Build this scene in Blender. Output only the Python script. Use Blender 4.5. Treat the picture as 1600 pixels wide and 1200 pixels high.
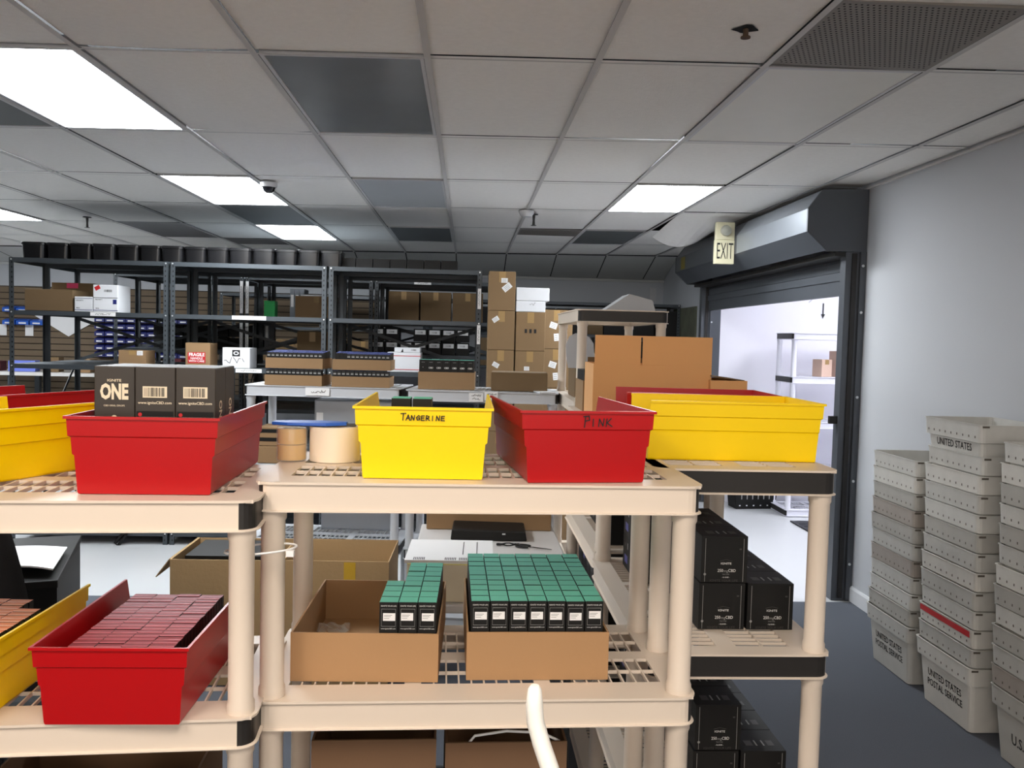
import bpy, math, random
from mathutils import Vector, Matrix
for o in list(bpy.data.objects): bpy.data.objects.remove(o)
SC = bpy.context.scene; COL = SC.collection
PI = math.pi
# ------------------------------------------------------------ camera, world, exposure
F, YAW, PIT, ROL, CZ = 1333.6, .0527, -.0529, .0248, 1.675
cam_d = bpy.data.cameras.new('camera'); cam = bpy.data.objects.new('camera', cam_d); COL.objects.link(cam)
cam_d.sensor_fit = 'HORIZONTAL'; cam_d.sensor_width = 36; cam_d.lens = 36 * F / 1600; cam_d.clip_start = .02; cam_d.clip_end = 60
fw = Vector((math.sin(YAW)*math.cos(PIT), math.cos(YAW)*math.cos(PIT), math.sin(PIT)))
r0 = Vector((math.cos(YAW), -math.sin(YAW), 0)); u0 = r0.cross(fw)
rr = r0*math.cos(ROL) + u0*math.sin(ROL); uu = -r0*math.sin(ROL) + u0*math.cos(ROL)
cam.matrix_world = Matrix(((rr.x, uu.x, -fw.x, 0), (rr.y, uu.y, -fw.y, 0), (rr.z, uu.z, -fw.z, CZ), (0, 0, 0, 1)))
SC.camera = cam
w = bpy.data.worlds.new('world'); SC.world = w; w.use_nodes = True
w.node_tree.nodes['Background'].inputs[0].default_value = (.75, .8, .9, 1); w.node_tree.nodes['Background'].inputs[1].default_value = .25
SC.view_settings.view_transform = 'Standard'; SC.view_settings.look = 'None'; SC.view_settings.gamma = 1
SC.view_settings.use_curve_mapping = False
SC.view_settings.exposure = 0.18
COOL = 27.0; WARM = 17.0; NEXT = 17.0; FILL = 2.6      # radiance of the lit ceiling panels and the added fill panel
# ------------------------------------------------------------ materials
def lin(c): return tuple((v/255/12.92 if v/255 <= .04045 else ((v/255+.055)/1.055)**2.4) for v in c)
MATS = {}
def mat(name, rgb, rough=.6, metal=0., var=.06, scale=8., bump=0., bscale=60., coat=0., spec=.5, alpha=1., trans=0.):
    if name in MATS: return MATS[name]
    m = bpy.data.materials.new(name); m.use_nodes = True; nt = m.node_tree; b = nt.nodes['Principled BSDF']
    c = lin(rgb)
    tc = nt.nodes.new('ShaderNodeTexCoord'); n = nt.nodes.new('ShaderNodeTexNoise'); n.inputs['Scale'].default_value = scale; n.inputs['Detail'].default_value = 3
    nt.links.new(tc.outputs['Object'], n.inputs['Vector'])
    mx = nt.nodes.new('ShaderNodeMix'); mx.data_type = 'RGBA'
    mx.inputs[6].default_value = (*[v*(1-var) for v in c], 1); mx.inputs[7].default_value = (*[min(1, v*(1+var)) for v in c], 1)
    nt.links.new(n.outputs['Fac'], mx.inputs[0]); nt.links.new(mx.outputs[2], b.inputs['Base Color'])
    b.inputs['Roughness'].default_value = rough; b.inputs['Metallic'].default_value = metal
    b.inputs['Specular IOR Level'].default_value = spec; b.inputs['Coat Weight'].default_value = coat
    b.inputs['Alpha'].default_value = alpha; b.inputs['Transmission Weight'].default_value = trans
    if bump:
        n2 = nt.nodes.new('ShaderNodeTexNoise'); n2.inputs['Scale'].default_value = bscale; n2.inputs['Detail'].default_value = 4
        nt.links.new(tc.outputs['Object'], n2.inputs['Vector'])
        bp = nt.nodes.new('ShaderNodeBump'); bp.inputs['Strength'].default_value = bump; bp.inputs['Distance'].default_value = .004
        nt.links.new(n2.outputs['Fac'], bp.inputs['Height']); nt.links.new(bp.outputs['Normal'], b.inputs['Normal'])
    MATS[name] = m; return m
def emit(name, rgb, s):
    m = bpy.data.materials.new(name); m.use_nodes = True; nt = m.node_tree; b = nt.nodes['Principled BSDF']
    b.inputs['Base Color'].default_value = (.8, .8, .8, 1); b.inputs['Emission Color'].default_value = (*rgb, 1); b.inputs['Emission Strength'].default_value = s
    return m
CREAM = mat('cream plastic', (224, 210, 194), .42, var=.03, scale=3)
BLACKP = mat('black plastic', (30, 27, 25), .5, var=.1)
RED = mat('red bin plastic', (176, 8, 14), .32, var=.05, scale=3, spec=.35)
YEL = mat('yellow bin plastic', (255, 216, 0), .4, var=.02, scale=3, spec=.3)
CARD = mat('cardboard', (148, 118, 84), .85, var=.06, scale=5, bump=.15, bscale=40)
CARDL = mat('bright cardboard', (170, 132, 92), .8, var=.04, scale=4, bump=.1)
CARDT = mat('tan carton board', (222, 166, 108), .8, var=.04, scale=4, bump=.1)
CARDD = mat('dull cardboard', (116, 94, 66), .9, var=.08, scale=4, bump=.15)
STEEL = mat('grey painted steel', (60, 66, 71), .45, var=.05, spec=.5)
HOLE = mat('punched hole black', (10, 10, 11), .9)
BOLT = mat('bright bolt', (225, 228, 230), .3, metal=.6)
DOORM = mat('charcoal door steel', (84, 88, 94), .42, var=.08, scale=3, metal=.25)
DOORG = mat('galvanised hood steel', (150, 156, 164), .34, var=.12, scale=5, metal=.6)
WALL = mat('white wall paint', (190, 193, 198), .7, var=.02, scale=1.2, bump=.08, bscale=120)
WALLN = mat('bright white wall paint', (232, 231, 240), .7, var=.015)
TILE = mat('ceiling tile', (238, 236, 232), .9, var=.05, scale=40, bump=.35, bscale=160)
GRIDM = mat('ceiling grid', (196, 194, 192), .6)
SOFF = mat('soffit tile', (196, 198, 196), .9, var=.04, bump=.1)
VOID = mat('dark plenum', (22, 22, 24), .95)
BLK = mat('matt black card', (13, 12, 11), .55, var=.1, scale=6, spec=.35)
WHT = mat('white paper', (236, 236, 236), .75, var=.02)
INK = mat('black ink', (18, 18, 20), .6)
PRINT = mat('white print', (232, 232, 228), .6)
GREYP = mat('grey print', (150, 150, 148), .6)
DIMP = mat('dim print', (62, 60, 58), .5)
GOLDP = mat('pale gold print', (232, 218, 190), .5)
TEAL = mat('teal card', (100, 192, 168), .5, var=.14, scale=9)
ORNG = mat('orange card', (222, 128, 70), .6, var=.15, scale=25)
ROSE = mat('dark rose card', (140, 22, 34), .6, var=.2, scale=25)
BLUEC = mat('blue card', (104, 122, 210), .5)
NAVY = mat('navy bin plastic', (30, 38, 110), .45)
BLUEP = mat('blue plastic', (38, 92, 190), .4)
GREEN = mat('green card', (30, 160, 80), .5)
TAPE = mat('brown tape', (160, 128, 80), .4)
YTAPE = mat('yellow tape', (214, 172, 50), .35)
TRAY = [mat('tray plastic %s' % k, c, .55, var=.1, scale=14, bump=.08) for k, c in zip('abcde', ((206, 205, 200), (192, 191, 186), (178, 176, 170), (214, 212, 206), (164, 156, 148)))]
TRAYD = mat('tray dirt', (96, 90, 82), .8)
REDT = mat('red tape', (196, 30, 36), .5)
SILV = mat('brushed silver', (176, 182, 190), .35, metal=.5, var=.05)
CLEAR = mat('clear film', (225, 225, 220), .12, alpha=.25, spec=.9)
WTAPE = mat('white tape roll', (240, 226, 204), .45)
DESKM = mat('pale table laminate', (206, 203, 200), .4, var=.02)
FABR = mat('black mesh fabric', (26, 27, 30), .85, bump=.3, bscale=300)
# ------------------------------------------------------------ mesh helpers
class MB:
    def __init__(s): s.v = []; s.f = []; s.mi = []; s.mats = []
    def _m(s, m):
        if m not in s.mats: s.mats.append(m)
        return s.mats.index(m)
    def add(s, vs, fs, m):
        k = len(s.v); s.v += [tuple(v) for v in vs]; s.f += [tuple(k+i for i in f) for f in fs]; s.mi += [s._m(m)]*len(fs); return s
    def box(s, x0, x1, y0, y1, z0, z1, m, M=None, top=None):
        vs = [Vector(p) for p in ((x0,y0,z0),(x1,y0,z0),(x1,y1,z0),(x0,y1,z0),(x0,y0,z1),(x1,y0,z1),(x1,y1,z1),(x0,y1,z1))]
        if M: vs = [M @ v for v in vs]
        fs = [(0,3,2,1),(0,1,5,4),(1,2,6,5),(2,3,7,6),(3,0,4,7),(4,5,6,7)]
        if top:
            s.add(vs, fs[:5], m); k = len(s.v)-8; s.f.append(tuple(k+i for i in fs[5])); s.mi.append(s._m(top)); return s
        return s.add(vs, fs, m)
    def quad(s, a, b, c, d, m): return s.add([a, b, c, d], [(0,1,2,3)], m)
    def tube(s, pts, r, m, n=14, cap=True):
        pts = [Vector(p) for p in pts]; rs = r if isinstance(r, (list, tuple)) else [r]*len(pts)
        k = len(s.v); up = None; rings = []
        for i, p in enumerate(pts):
            d = (pts[min(i+1, len(pts)-1)] - pts[max(i-1, 0)]).normalized()
            a = d.cross(Vector((0,0,1)) if abs(d.z) < .9 else Vector((0,1,0))) if up is None else up - d*up.dot(d)
            a.normalize(); up = a; b = d.cross(a)
            rings.append([p + (a*math.cos(2*PI*j/n) + b*math.sin(2*PI*j/n))*rs[i] for j in range(n)])
        vs = [v for rg in rings for v in rg]; fs = []
        for i in range(len(pts)-1):
            for j in range(n): fs.append((i*n+j, i*n+(j+1)%n, (i+1)*n+(j+1)%n, (i+1)*n+j))
        if cap: fs.append(tuple(range(n))[::-1]); fs.append(tuple((len(pts)-1)*n+j for j in range(n)))
        return s.add(vs, fs, m)
    def lathe(s, prof, c, m, n=24, M=None):
        vs = []; fs = []
        for (r, z) in prof:
            for j in range(n):
                v = Vector((r*math.cos(2*PI*j/n), r*math.sin(2*PI*j/n), z))
                if M: v = M @ v
                vs.append(v + Vector(c))
        for i in range(len(prof)-1):
            for j in range(n): fs.append((i*n+j, i*n+(j+1)%n, (i+1)*n+(j+1)%n, (i+1)*n+j))
        return s.add(vs, fs, m)
    def prism(s, poly, axis, a, b, m):
        n = len(poly)
        def P(p, t): return {'x': (t, p[0], p[1]), 'y': (p[0], t, p[1]), 'z': (p[0], p[1], t)}[axis]
        vs = [P(p, a) for p in poly] + [P(p, b) for p in poly]
        fs = [tuple(range(n))[::-1], tuple(range(n, 2*n))] + [(i, (i+1)%n, n+(i+1)%n, n+i) for i in range(n)]
        return s.add(vs, fs, m)
    def mesh(s, name, smooth=False):
        me = bpy.data.meshes.new(name); me.from_pydata(s.v, [], s.f)
        for m in s.mats: me.materials.append(m)
        me.polygons.foreach_set('material_index', s.mi)
        import bmesh
        bm = bmesh.new(); bm.from_mesh(me); bmesh.ops.recalc_face_normals(bm, faces=bm.faces); bm.to_mesh(me); bm.free()
        if smooth:
            me.polygons.foreach_set('use_smooth', [True]*len(me.polygons))
            me.set_sharp_from_angle(angle=math.radians(38))
        me.update(); return me
    def build(s, name, parent=None, smooth=False, bevel=0., loc=None, rz=0., key=None):
        return inst(name, s.mesh(name, smooth), parent, bevel, loc, rz)
def inst(name, me, parent=None, bevel=0., loc=None, rz=0.):
    o = bpy.data.objects.new(name, me); COL.objects.link(o)
    if parent: o.parent = parent
    if loc is not None: o.location = loc
    if rz: o.rotation_euler = (0, 0, rz)
    if bevel:
        b = o.modifiers.new('bevel', 'BEVEL'); b.width = bevel; b.segments = 2; b.limit_method = 'ANGLE'; b.angle_limit = math.radians(50)
    return o
def tag(o, label, cat, group=None, kind=None):
    o['label'] = label; o['category'] = cat
    if group: o['group'] = group
    if kind: o['kind'] = kind
    return o
def thing(name, label, cat, loc=(0,0,0), rz=0., group=None):
    o = bpy.data.objects.new(name, None); COL.objects.link(o); o.location = loc; o.rotation_euler = (0, 0, rz); o.empty_display_size = .05
    return tag(o, label, cat, group)
def struct(o, label=None):
    o['kind'] = 'structure'
    if label: o['label'] = label
    return o
def copy_tree(o, parent=None):
    c = o.copy(); COL.objects.link(c); c.parent = parent
    for ch in list(o.children): copy_tree(ch, c)
    return c
def basis(o, r, u):
    r = Vector(r).normalized(); u = Vector(u).normalized(); n = r.cross(u)
    return Matrix(((r.x, u.x, n.x, o[0]), (r.y, u.y, n.y, o[1]), (r.z, u.z, n.z, o[2]), (0,0,0,1)))
TXT = {}
def text(s, size, m, parent, org, r=(1,0,0), u=(0,0,1), name='lettering', bold=0., sx=1., depth=.0004, align='CENTER'):
    k = (s, bold, m.name, align)
    if k not in TXT:
        c = bpy.data.curves.new('lettering', 'FONT'); c.body = s; c.size = 1; c.align_x = align; c.align_y = 'CENTER'; c.offset = bold; c.extrude = .002; c.resolution_u = 2
        t = bpy.data.objects.new('tmp', c); COL.objects.link(t)
        bpy.context.view_layer.update(); me = bpy.data.meshes.new_from_object(t.evaluated_get(bpy.context.evaluated_depsgraph_get()))
        bpy.data.objects.remove(t); me.name = 'lettering'; me.materials.clear(); me.materials.append(m); TXT[k] = me
    o = bpy.data.objects.new(name, TXT[k]); COL.objects.link(o); o.parent = parent
    M = basis(org, r, u); o.matrix_local = M @ Matrix.Diagonal((size*sx, size, size, 1))
    return o
STROKES = {'T': [((0,1),(.75,1.06)),((.38,1.03),(.3,0))], 'A': [((0,0),(.35,.8),(.6,0)),((.12,.3),(.52,.32))], 'N': [((0,0),(.08,.72),(.45,.05),(.55,.75))],
 'G': [((.6,.62),(.4,.75),(.08,.45),(.2,.05),(.55,.1),(.55,.38),(.35,.36))], 'E': [((.5,.72),(.08,.7),(.02,.02),(.5,0)),((.05,.36),(.42,.38))],
 'R': [((0,0),(.05,.75),(.45,.65),(.4,.4),(.08,.36),(.55,0))], 'I': [((.2,0),(.22,.7))], 'P': [((.1,-.1),(.2,1.)),((0,.95),(.55,1.02),(.62,.62),(.16,.5))], 'K': [((0,0),(.08,.75)),((.5,.78),(.08,.34),(.6,0))],
 'i': [((.15,0),(.17,.6))], 'w': [((0,.6),(.12,0),(.3,.5),(.42,0),(.6,.65))]}
def scrawl(word, h, m, parent, org, r=(1,0,0), u=(0,0,1), wd=.0016, name='handwriting'):
    mb = MB(); M = basis(org, r, u); x = 0
    for ch in word:
        for st in STROKES.get(ch, ()):
            for a, b in zip(st, st[1:]):
                A = Vector((x+a[0]*h, a[1]*h, 0)); B = Vector((x+b[0]*h, b[1]*h, 0)); d = (B-A).normalized()*wd*.5; n = Vector((-d.y, d.x, 0))
                mb.quad(*[M @ (p + Vector((0,0,.0006))) for p in (A-d-n, B+d-n, B+d+n, A-d+n)], m)
        x += h*.78
    return mb.build(name, parent)
def scribble(w_, h, m, parent, org, r=(1,0,0), u=(0,0,1), wd=.003, seed=1, name='handwriting'):
    rg = random.Random(seed); mb = MB(); M = basis(org, r, u); x = 0; p = Vector((0, h*.4, 0))
    while x < w_:
        x += h*.28; q = Vector((x, h*rg.uniform(0, 1), 0))
        d = (q-p).normalized()*wd*.5; n = Vector((-d.y, d.x, 0)); mb.quad(*[M @ (t + Vector((0,0,.0006))) for t in (p-d-n, q+d-n, q+d+n, p-d+n)], m)
        p = q if rg.random() > .2 else q + Vector((h*.25, 0, 0)); x = p.x
    return mb.build(name, parent)
def bars(n, w_, h, parent, org, r=(1,0,0), u=(0,0,1), m=None, seed=2, name='barcode'):
    rg = random.Random(seed); mb = MB(); M = basis(org, r, u); x = 0; st = w_/n
    for i in range(n):
        ww = st*rg.choice((.3, .5, .7)); mb.quad(*[M @ Vector(p) for p in ((x,0,.0006),(x+ww,0,.0006),(x+ww,h,.0006),(x,h,.0006))], m or INK); x += st
    return mb.build(name, parent)
def patch(name, parent, m, org, w_, h, r=(1,0,0), u=(0,0,1), t=.0004, off=.0002, rot=0.):
    M = basis(org, r, u) @ Matrix.Rotation(rot, 4, 'Z'); mb = MB(); mb.box(-w_/2, w_/2, -h/2, h/2, off, off+t, m, M); return mb.build(name, parent)
ORD = ['zeroth','first','second','third','fourth','fifth','sixth','seventh','eighth','ninth','tenth','eleventh','twelfth','thirteenth','fourteenth','fifteenth','sixteenth','seventeenth','eighteenth','nineteenth','twentieth','twenty-first','twenty-second']

# ============================================================ SETTING
def cz(x, y): return 2.657 + .0145*x + .0035*y
GX = lambda i: .444 + .61*i
GY = lambda j: 3.11 + 1.22*j
XR = 2.56; XL = -9.3; YB = 11.2; YF = -3.0
def node_wood(m): pass
# floor: pale glossy vinyl beyond the carpet edge, blue carpet tiles nearer
FL = mat('pale vinyl floor', (208, 210, 212), .25, var=.03, scale=1.5)
m = MB(); m.box(XL, 7.2, 5.41, YB+.1, -.1, 0, FL); m.box(2.62, 7.2, 2.5, 5.41, -.1, 0, FL); struct(m.build('floor'))
CARP = mat('blue carpet', (98, 102, 110), .95, var=.22, scale=260, bump=.6, bscale=420, spec=.1)
m = MB(); m.box(XL, 2.62, YF, 5.41, -.1, 0, CARP); struct(m.build('floor'))
# walls
m = MB(); m.box(XR, 2.62, YF, 5.5, 0, 3.2, WALL); m.box(XR, 2.62, 8.86, YB, 0, 3.2, WALL); m.box(XR, 2.62, 5.5, 8.86, 2.3, 3.2, WALL); struct(m.build('wall_right'))
m = MB(); m.box(XL, 2.7, YB, YB+.12, 0, 3.2, WALL); struct(m.build('wall_back'))
m = MB(); m.box(XL-.12, XL, YF, YB+.12, 0, 3.2, WALL); struct(m.build('wall_left'))
m = MB(); m.box(XL, 2.7, YF-.12, YF, 0, 3.2, WALL); struct(m.build('wall_front'))
m = MB(); m.box(2.621, 7.2, 8.86, 8.98, 0, 3.5, WALLN); m.box(7.2, 7.32, 2.4, 8.98, 0, 3.5, WALLN); m.box(2.621, 7.2, 2.4, 2.5, 0, 3.5, WALLN); struct(m.build('wall_next_room'))
m = MB(); m.box(2.621, 2.64, 2.5, 5.5, 0, 3.4, WALLN); m.box(2.621, 2.64, 5.5, 8.86, 2.3, 3.4, WALLN); struct(m.build('wall_next_room'))
m = MB(); m.box(2.622, 7.2, 2.5, 8.86, 3.35, 3.45, WALLN); struct(m.build('ceiling_next_room'))
BB = mat('white baseboard', (216, 218, 222), .5)
m = MB(); m.prism([(XR, .004), (XR-.014, .004), (XR-.014, .09), (XR-.006, .105), (XR, .105)], 'y', YF, 5.42, BB); struct(m.build('baseboard_right'))
# brown slat wall along the back, with its slot lines
SLAT = mat('brown slatwall', (112, 96, 76), .7, var=.1, scale=3)
SLATD = mat('slat groove', (52, 42, 32), .8)
m = MB(); z = .75
while z < 2.15: m.box(XL, -1.2, YB-.02, YB-.001, z, z+.068, SLAT); m.box(XL, -1.2, YB-.008, YB-.001, z+.068, z+.08, SLATD); z += .08
struct(m.build('trim_1'))
# ---- ceiling
LIT = [(-4,0),(-4,2),(-4,4),(1,2),(-8,3),(-10,4)]
WARML = [(-1,-3),(-3,-3)]
OFF = {(-2,0):'a',(-2,2):'b',(-2,4):'c',(1,0):'d',(1,4):'e',(-4,3):'f',(-5,0):'v'}
HOLES = [(-6,4)]
skip = set(LIT) | set(WARML) | set(OFF) | set(HOLES)
tl = MB(); gr = MB()
rg = random.Random(4)
def cq(mb, x0, x1, y0, y1, dz, m_, sag=0.):
    if sag:
        n = 6
        for a in range(n):
            for b in range(n):
                P = []
                for (p, q) in ((a,b),(a+1,b),(a+1,b+1),(a,b+1)):
                    x = x0+(x1-x0)*p/n; y = y0+(y1-y0)*q/n; P.append((x, y, cz(x,y)+dz - sag*math.sin(PI*p/n)*(.35+.65*math.sin(PI*q/n))))
                mb.quad(*P, m_)
    else: mb.quad(*[(x, y, cz(x,y)+dz) for x, y in ((x0,y0),(x1,y0),(x1,y1),(x0,y1))], m_)
SAG = {(-3,0): .02, (-3,-1): .018, (2,3): 0}
for i in range(-16, 4):
    for j in range(-6, 6):
        x0, x1, y0, y1 = GX(i), min(GX(i+1), XR), GY(j), GY(j+1)
        if x0 < XL or y0 < YF-.8: continue
        if (i,j) in skip or (i,j) == (2,3): continue
        if (i,j) == (1,-1): y1 = GY(-.5)+.03
        if (i,j) == (0,4): y0 = GY(4.4)
        if (i,j) == (-5,5): y0 = GY(5.5)
        cq(tl, x0+.008, x1-.008, y0+.008, y1-.008, .012, TILE, SAG.get((i,j), 0))
# one water-bowed tile drooping beside the door hood
n = 8
for a in range(n):
    for b in range(n):
        P = []
        for (p, q) in ((a,b),(a+1,b),(a+1,b+1),(a,b+1)):
            s, t = p/n, q/n; x = GX(2)+.02+.58*s; y = GY(3)+.02+1.1*t
            P.append((x, y, cz(x,y) + .01 - .16*(t**1.5)*math.sin(PI*min(1, .15+s*.85))))
        tl.quad(*P, TILE)
struct(tl.build('ceiling'))
for i in range(-16, 4): 
    x = GX(i)
    if x > XL: cqz = gr.add([(x-.012, YF, cz(x,YF)), (x+.012, YF, cz(x,YF)), (x+.012, GY(6), cz(x,GY(6))), (x-.012, GY(6), cz(x,GY(6)))], [(0,1,2,3)], GRIDM)
for j in range(-6, 7):
    y = GY(j)
    if y > YF: gr.add([(XL, y-.007, cz(XL,y)), (XR, y-.007, cz(XR,y)), (XR, y+.007, cz(XR,y)), (XL, y+.007, cz(XL,y))], [(0,1,2,3)], GRIDM)
gr.box(XR-.02, XR, YF, GY(6), 2.69, 2.702, GRIDM)
struct(gr.build('trim_2'))
# black void above the tiles, ducts inside the open bay
m = MB(); m.box(XL, 2.56, YF, YB, 3.05, 3.1, VOID); struct(m.build('ceiling'))
m = MB()
for k in range(5): m.box(GX(-6), GX(-4), GY(4)+.15+.28*k, GY(4)+.2+.28*k, 2.86, 2.9, STEEL)
struct(m.build('trim_3'))
# sloping soffit between the last ceiling row and the back wall
m = MB(); ys, ye = GY(6), YB
for i in range(-16, 4):
    x0, x1 = GX(i), min(GX(i+1), XR)
    if x0 < XL: x0 = XL
    m.quad((x0, ys, cz(x0,ys)+.012), (x1, ys, cz(x1,ys)+.012), (x1, ye-.01, 2.502), (x0, ye-.01, 2.502), HOLE)
    m.quad((x0+.006, ys, cz(x0,ys)), (x1-.006, ys, cz(x1,ys)), (x1-.006, ye-.01, 2.49), (x0+.006, ye-.01, 2.49), SOFF)

m.box(XL, XR, ye-.03, ye, 2.46, 2.49, SOFF)
struct(m.build('ceiling'))
# ---- lights and panels in the ceiling grid
EC = emit('cool lit diffuser', (.93, .97, 1.0), COOL); EW = emit('warm lit diffuser', (1.0, .88, .77), WARM); EN = emit('next room diffuser', (.93, .95, 1.0), NEXT)
FRM = mat('white fixture frame', (200, 200, 202), .4)
GREYL = mat('grey acrylic lens', (140, 144, 146), .22, var=.12, scale=3, metal=.2)
PALEL = mat('pale frosted lens', (178, 182, 186), .4, var=.05, scale=3)
DARKL = mat('dark grey lens', (92, 96, 98), .5, var=.06, scale=3)
OFFW = mat('unlit white lens', (226, 224, 216), .5, var=.03)
VENTM = mat('perforated grille', (128, 122, 116), .6, var=.1, scale=4)
def panel(i, j, lens, name, label, cat, group=None, j1=1., drop=0.):
    x0, x1, y0, y1 = GX(i)+.014, GX(i+1)-.014, GY(j)+.012, GY(j+j1)-.012
    t = thing(name, label, cat, ((x0+x1)/2, (y0+y1)/2, cz((x0+x1)/2, (y0+y1)/2)), 0, group)
    X, Y = (x1-x0)/2, (y1-y0)/2
    t.rotation_euler = (math.atan(.0035), -math.atan(.0145), 0)
    f = MB(); w_ = .014
    f.box(-X, X, -Y, -Y+w_, .002, .05, FRM); f.box(-X, X, Y-w_, Y, .002, .05, FRM); f.box(-X, -X+w_, -Y+w_, Y-w_, .002, .05, FRM); f.box(X-w_, X, -Y+w_, Y-w_, .002, .05, FRM)
    f.build('frame', t)
    l = MB(); l.box(-X+w_, X-w_, -Y+w_, Y-w_, .006, .014, lens); l.build('diffuser' if cat == 'light' else 'panel', t)
    return t
lab = {(-4,0):'large bright ceiling light panel nearest the camera at upper left', (-4,2):'bright ceiling light panel beside the dome camera', (-4,4):'small bright ceiling light panel farthest back, above the grey steel racks',
 (1,2):'bright ceiling light panel near the exit sign and roller door', (-8,3):'bright ceiling light panel cut by the left edge of the picture', (-10,4):'bright ceiling light at the far left beyond the others'}
for (i,j) in LIT: panel(i, j, EC, 'ceiling_light', lab[(i,j)], 'light', 'lit ceiling light panels')
for (i,j) in WARML: panel(i, j, EW, 'ceiling_light', 'warm ceiling light panel behind the camera', 'light', 'warm ceiling lights behind the camera')
olab = {'a': ('unlit dark grey glossy lens panel in the ceiling, upper middle', GREYL), 'b': ('unlit pale grey ceiling lens panel, second of the middle column', PALEL), 'c': ('unlit slate grey ceiling lens panel, farthest of the middle column', DARKL),
 'd': ('unlit off-white ceiling light lens next to the perforated grille', OFFW), 'e': ('dark grey ceiling panel behind the lit panel by the exit sign', DARKL), 'f': ('dark grey ceiling panel between two lit panels at left', DARKL), 'v': ('dark grey grille panel left of the largest ceiling light', DARKL)}
for (i,j), k in OFF.items(): panel(i, j, olab[k][1], 'ceiling_panel', olab[k][0], 'ceiling panel')
def grille(i, j, j1, label):
    x0, x1, y0, y1 = GX(i)+.014, GX(i+1)-.014, GY(j)+.01, GY(j+j1)-.01
    t = thing('ceiling_vent', label, 'vent', ((x0+x1)/2, (y0+y1)/2, cz((x0+x1)/2, (y0+y1)/2))); X, Y = (x1-x0)/2, (y1-y0)/2
    b = MB(); b.box(-X, X, -Y, Y, .004, .012, VENTM); b.build('plate', t)
    h = MB(); nx, ny = 30, 30
    for a in range(nx):
        for c in range(ny):
            px = -X+.02+(2*X-.04)*(a+.5*(c%2))/nx; py = -Y+.02+(2*Y-.04)*c/ny; h.quad((px,py,.0036),(px+.007,py,.0036),(px+.007,py+.007,.0036),(px,py+.007,.0036), HOLE)
    o = h.build('perforation', t); return t
grille(1, -.5, .5, 'square perforated metal ceiling vent at upper right')
grille(0, 4, .4, 'small stained ceiling vent in the distance above the white boxes')
# unseen glowing panel added behind the camera to light the shelf fronts
t = bpy.data.objects.new('added_fill_panel', None); COL.objects.link(t); struct(t, 'added warm glowing fill panel behind the camera, out of view')
m = MB(); m.box(-3.2, 2.2, YF+.001, YF+.02, .95, 2.5, emit('warm fill panel glow', (1.0, .90, .80), FILL)); m.build('pane', t)
m = MB(); m.box(-3.26, 2.26, YF+.001, YF+.05, .89, .95, FRM); m.box(-3.26, 2.26, YF+.001, YF+.05, 2.5, 2.56, FRM); m.box(-3.26, -3.2, YF+.001, YF+.05, .95, 2.5, FRM); m.box(2.2, 2.26, YF+.001, YF+.05, .95, 2.5, FRM)
for x in (-1.4, .4): m.box(x-.02, x+.02, YF+.021, YF+.04, .95, 2.5, FRM)
m.build('fill_panel_frame', t)
# ceiling gadgets
DK = mat('dark metal', (48, 46, 46), .5)
def sprinkler(x, y, label, L=.09):
    t = thing('sprinkler_head', label, 'sprinkler', (x, y, cz(x,y)), 0, 'fire sprinklers')
    m = MB(); m.lathe([(.0, -.001), (.032, -.001), (.036, -.008), (.012, -.012)], (0,0,0), DK); m.build('escutcheon', t, True)
    m = MB(); m.tube([(0,0,-.012), (0,0,-L*.6), (0,0,-L)], [.012,.009,.011], DK); m.lathe([(0,-L),(.022,-L-.002),(.022,-L-.005),(0,-L-.006)], (0,0,0), DK); m.build('nozzle', t, True)
sprinkler(.51, 6.95, 'dark sprinkler head hanging in the middle distance near the exit sign')
sprinkler(-3.3, 7.6, 'dark sprinkler head hanging at left above the steel rack')
t = thing('smoke_detector', 'small white round smoke detector on the ceiling grid', 'smoke detector', (.44, GY(3)+.03, cz(.44,GY(3)+.03)))
m = MB(); m.lathe([(.0,-.045),(.04,-.045),(.052,-.03),(.062,-.012),(.062,0)], (0,0,0), FRM); m.build('housing', t, True)
t = thing('dome_camera', 'small dark dome security camera beside a ceiling light', 'camera', (GX(-3)+.06, GY(2.15), cz(GX(-3),GY(2.15))))
m = MB(); m.lathe([(.0,-.03),(.05,-.03),(.055,-.02),(.055,0)], (0,0,0), FRM); m.build('base', t, True)
m = MB(); m.lathe([(.0,-.07),(.018,-.067),(.034,-.055),(.042,-.03)], (0,0,0), mat('dark dome', (20,20,24), .1)); m.build('dome', t, True)
t = thing('hanging_fitting', 'small brown pipe stub in a ragged hole in the ceiling tile', 'pipe', (.87, 2.76, cz(.87, 2.76)))
m = MB(); pts = [(.04*math.cos(a)*(1+.25*math.sin(3*a)), .033*math.sin(a)*(1+.2*math.cos(4*a)), .009) for a in [2*PI*k/18 for k in range(18)]]
m.add(pts, [tuple(range(18))], HOLE); m.build('hole', t)
m = MB(); m.tube([(0,0,.008), (0,0,-.015)], .009, mat('rusty pipe', (80,62,48), .8)); m.lathe([(0,-.015),(.016,-.016),(.016,-.02),(0,-.021)], (0,0,0), MATS['rusty pipe']); m.build('stub', t, True)
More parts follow.
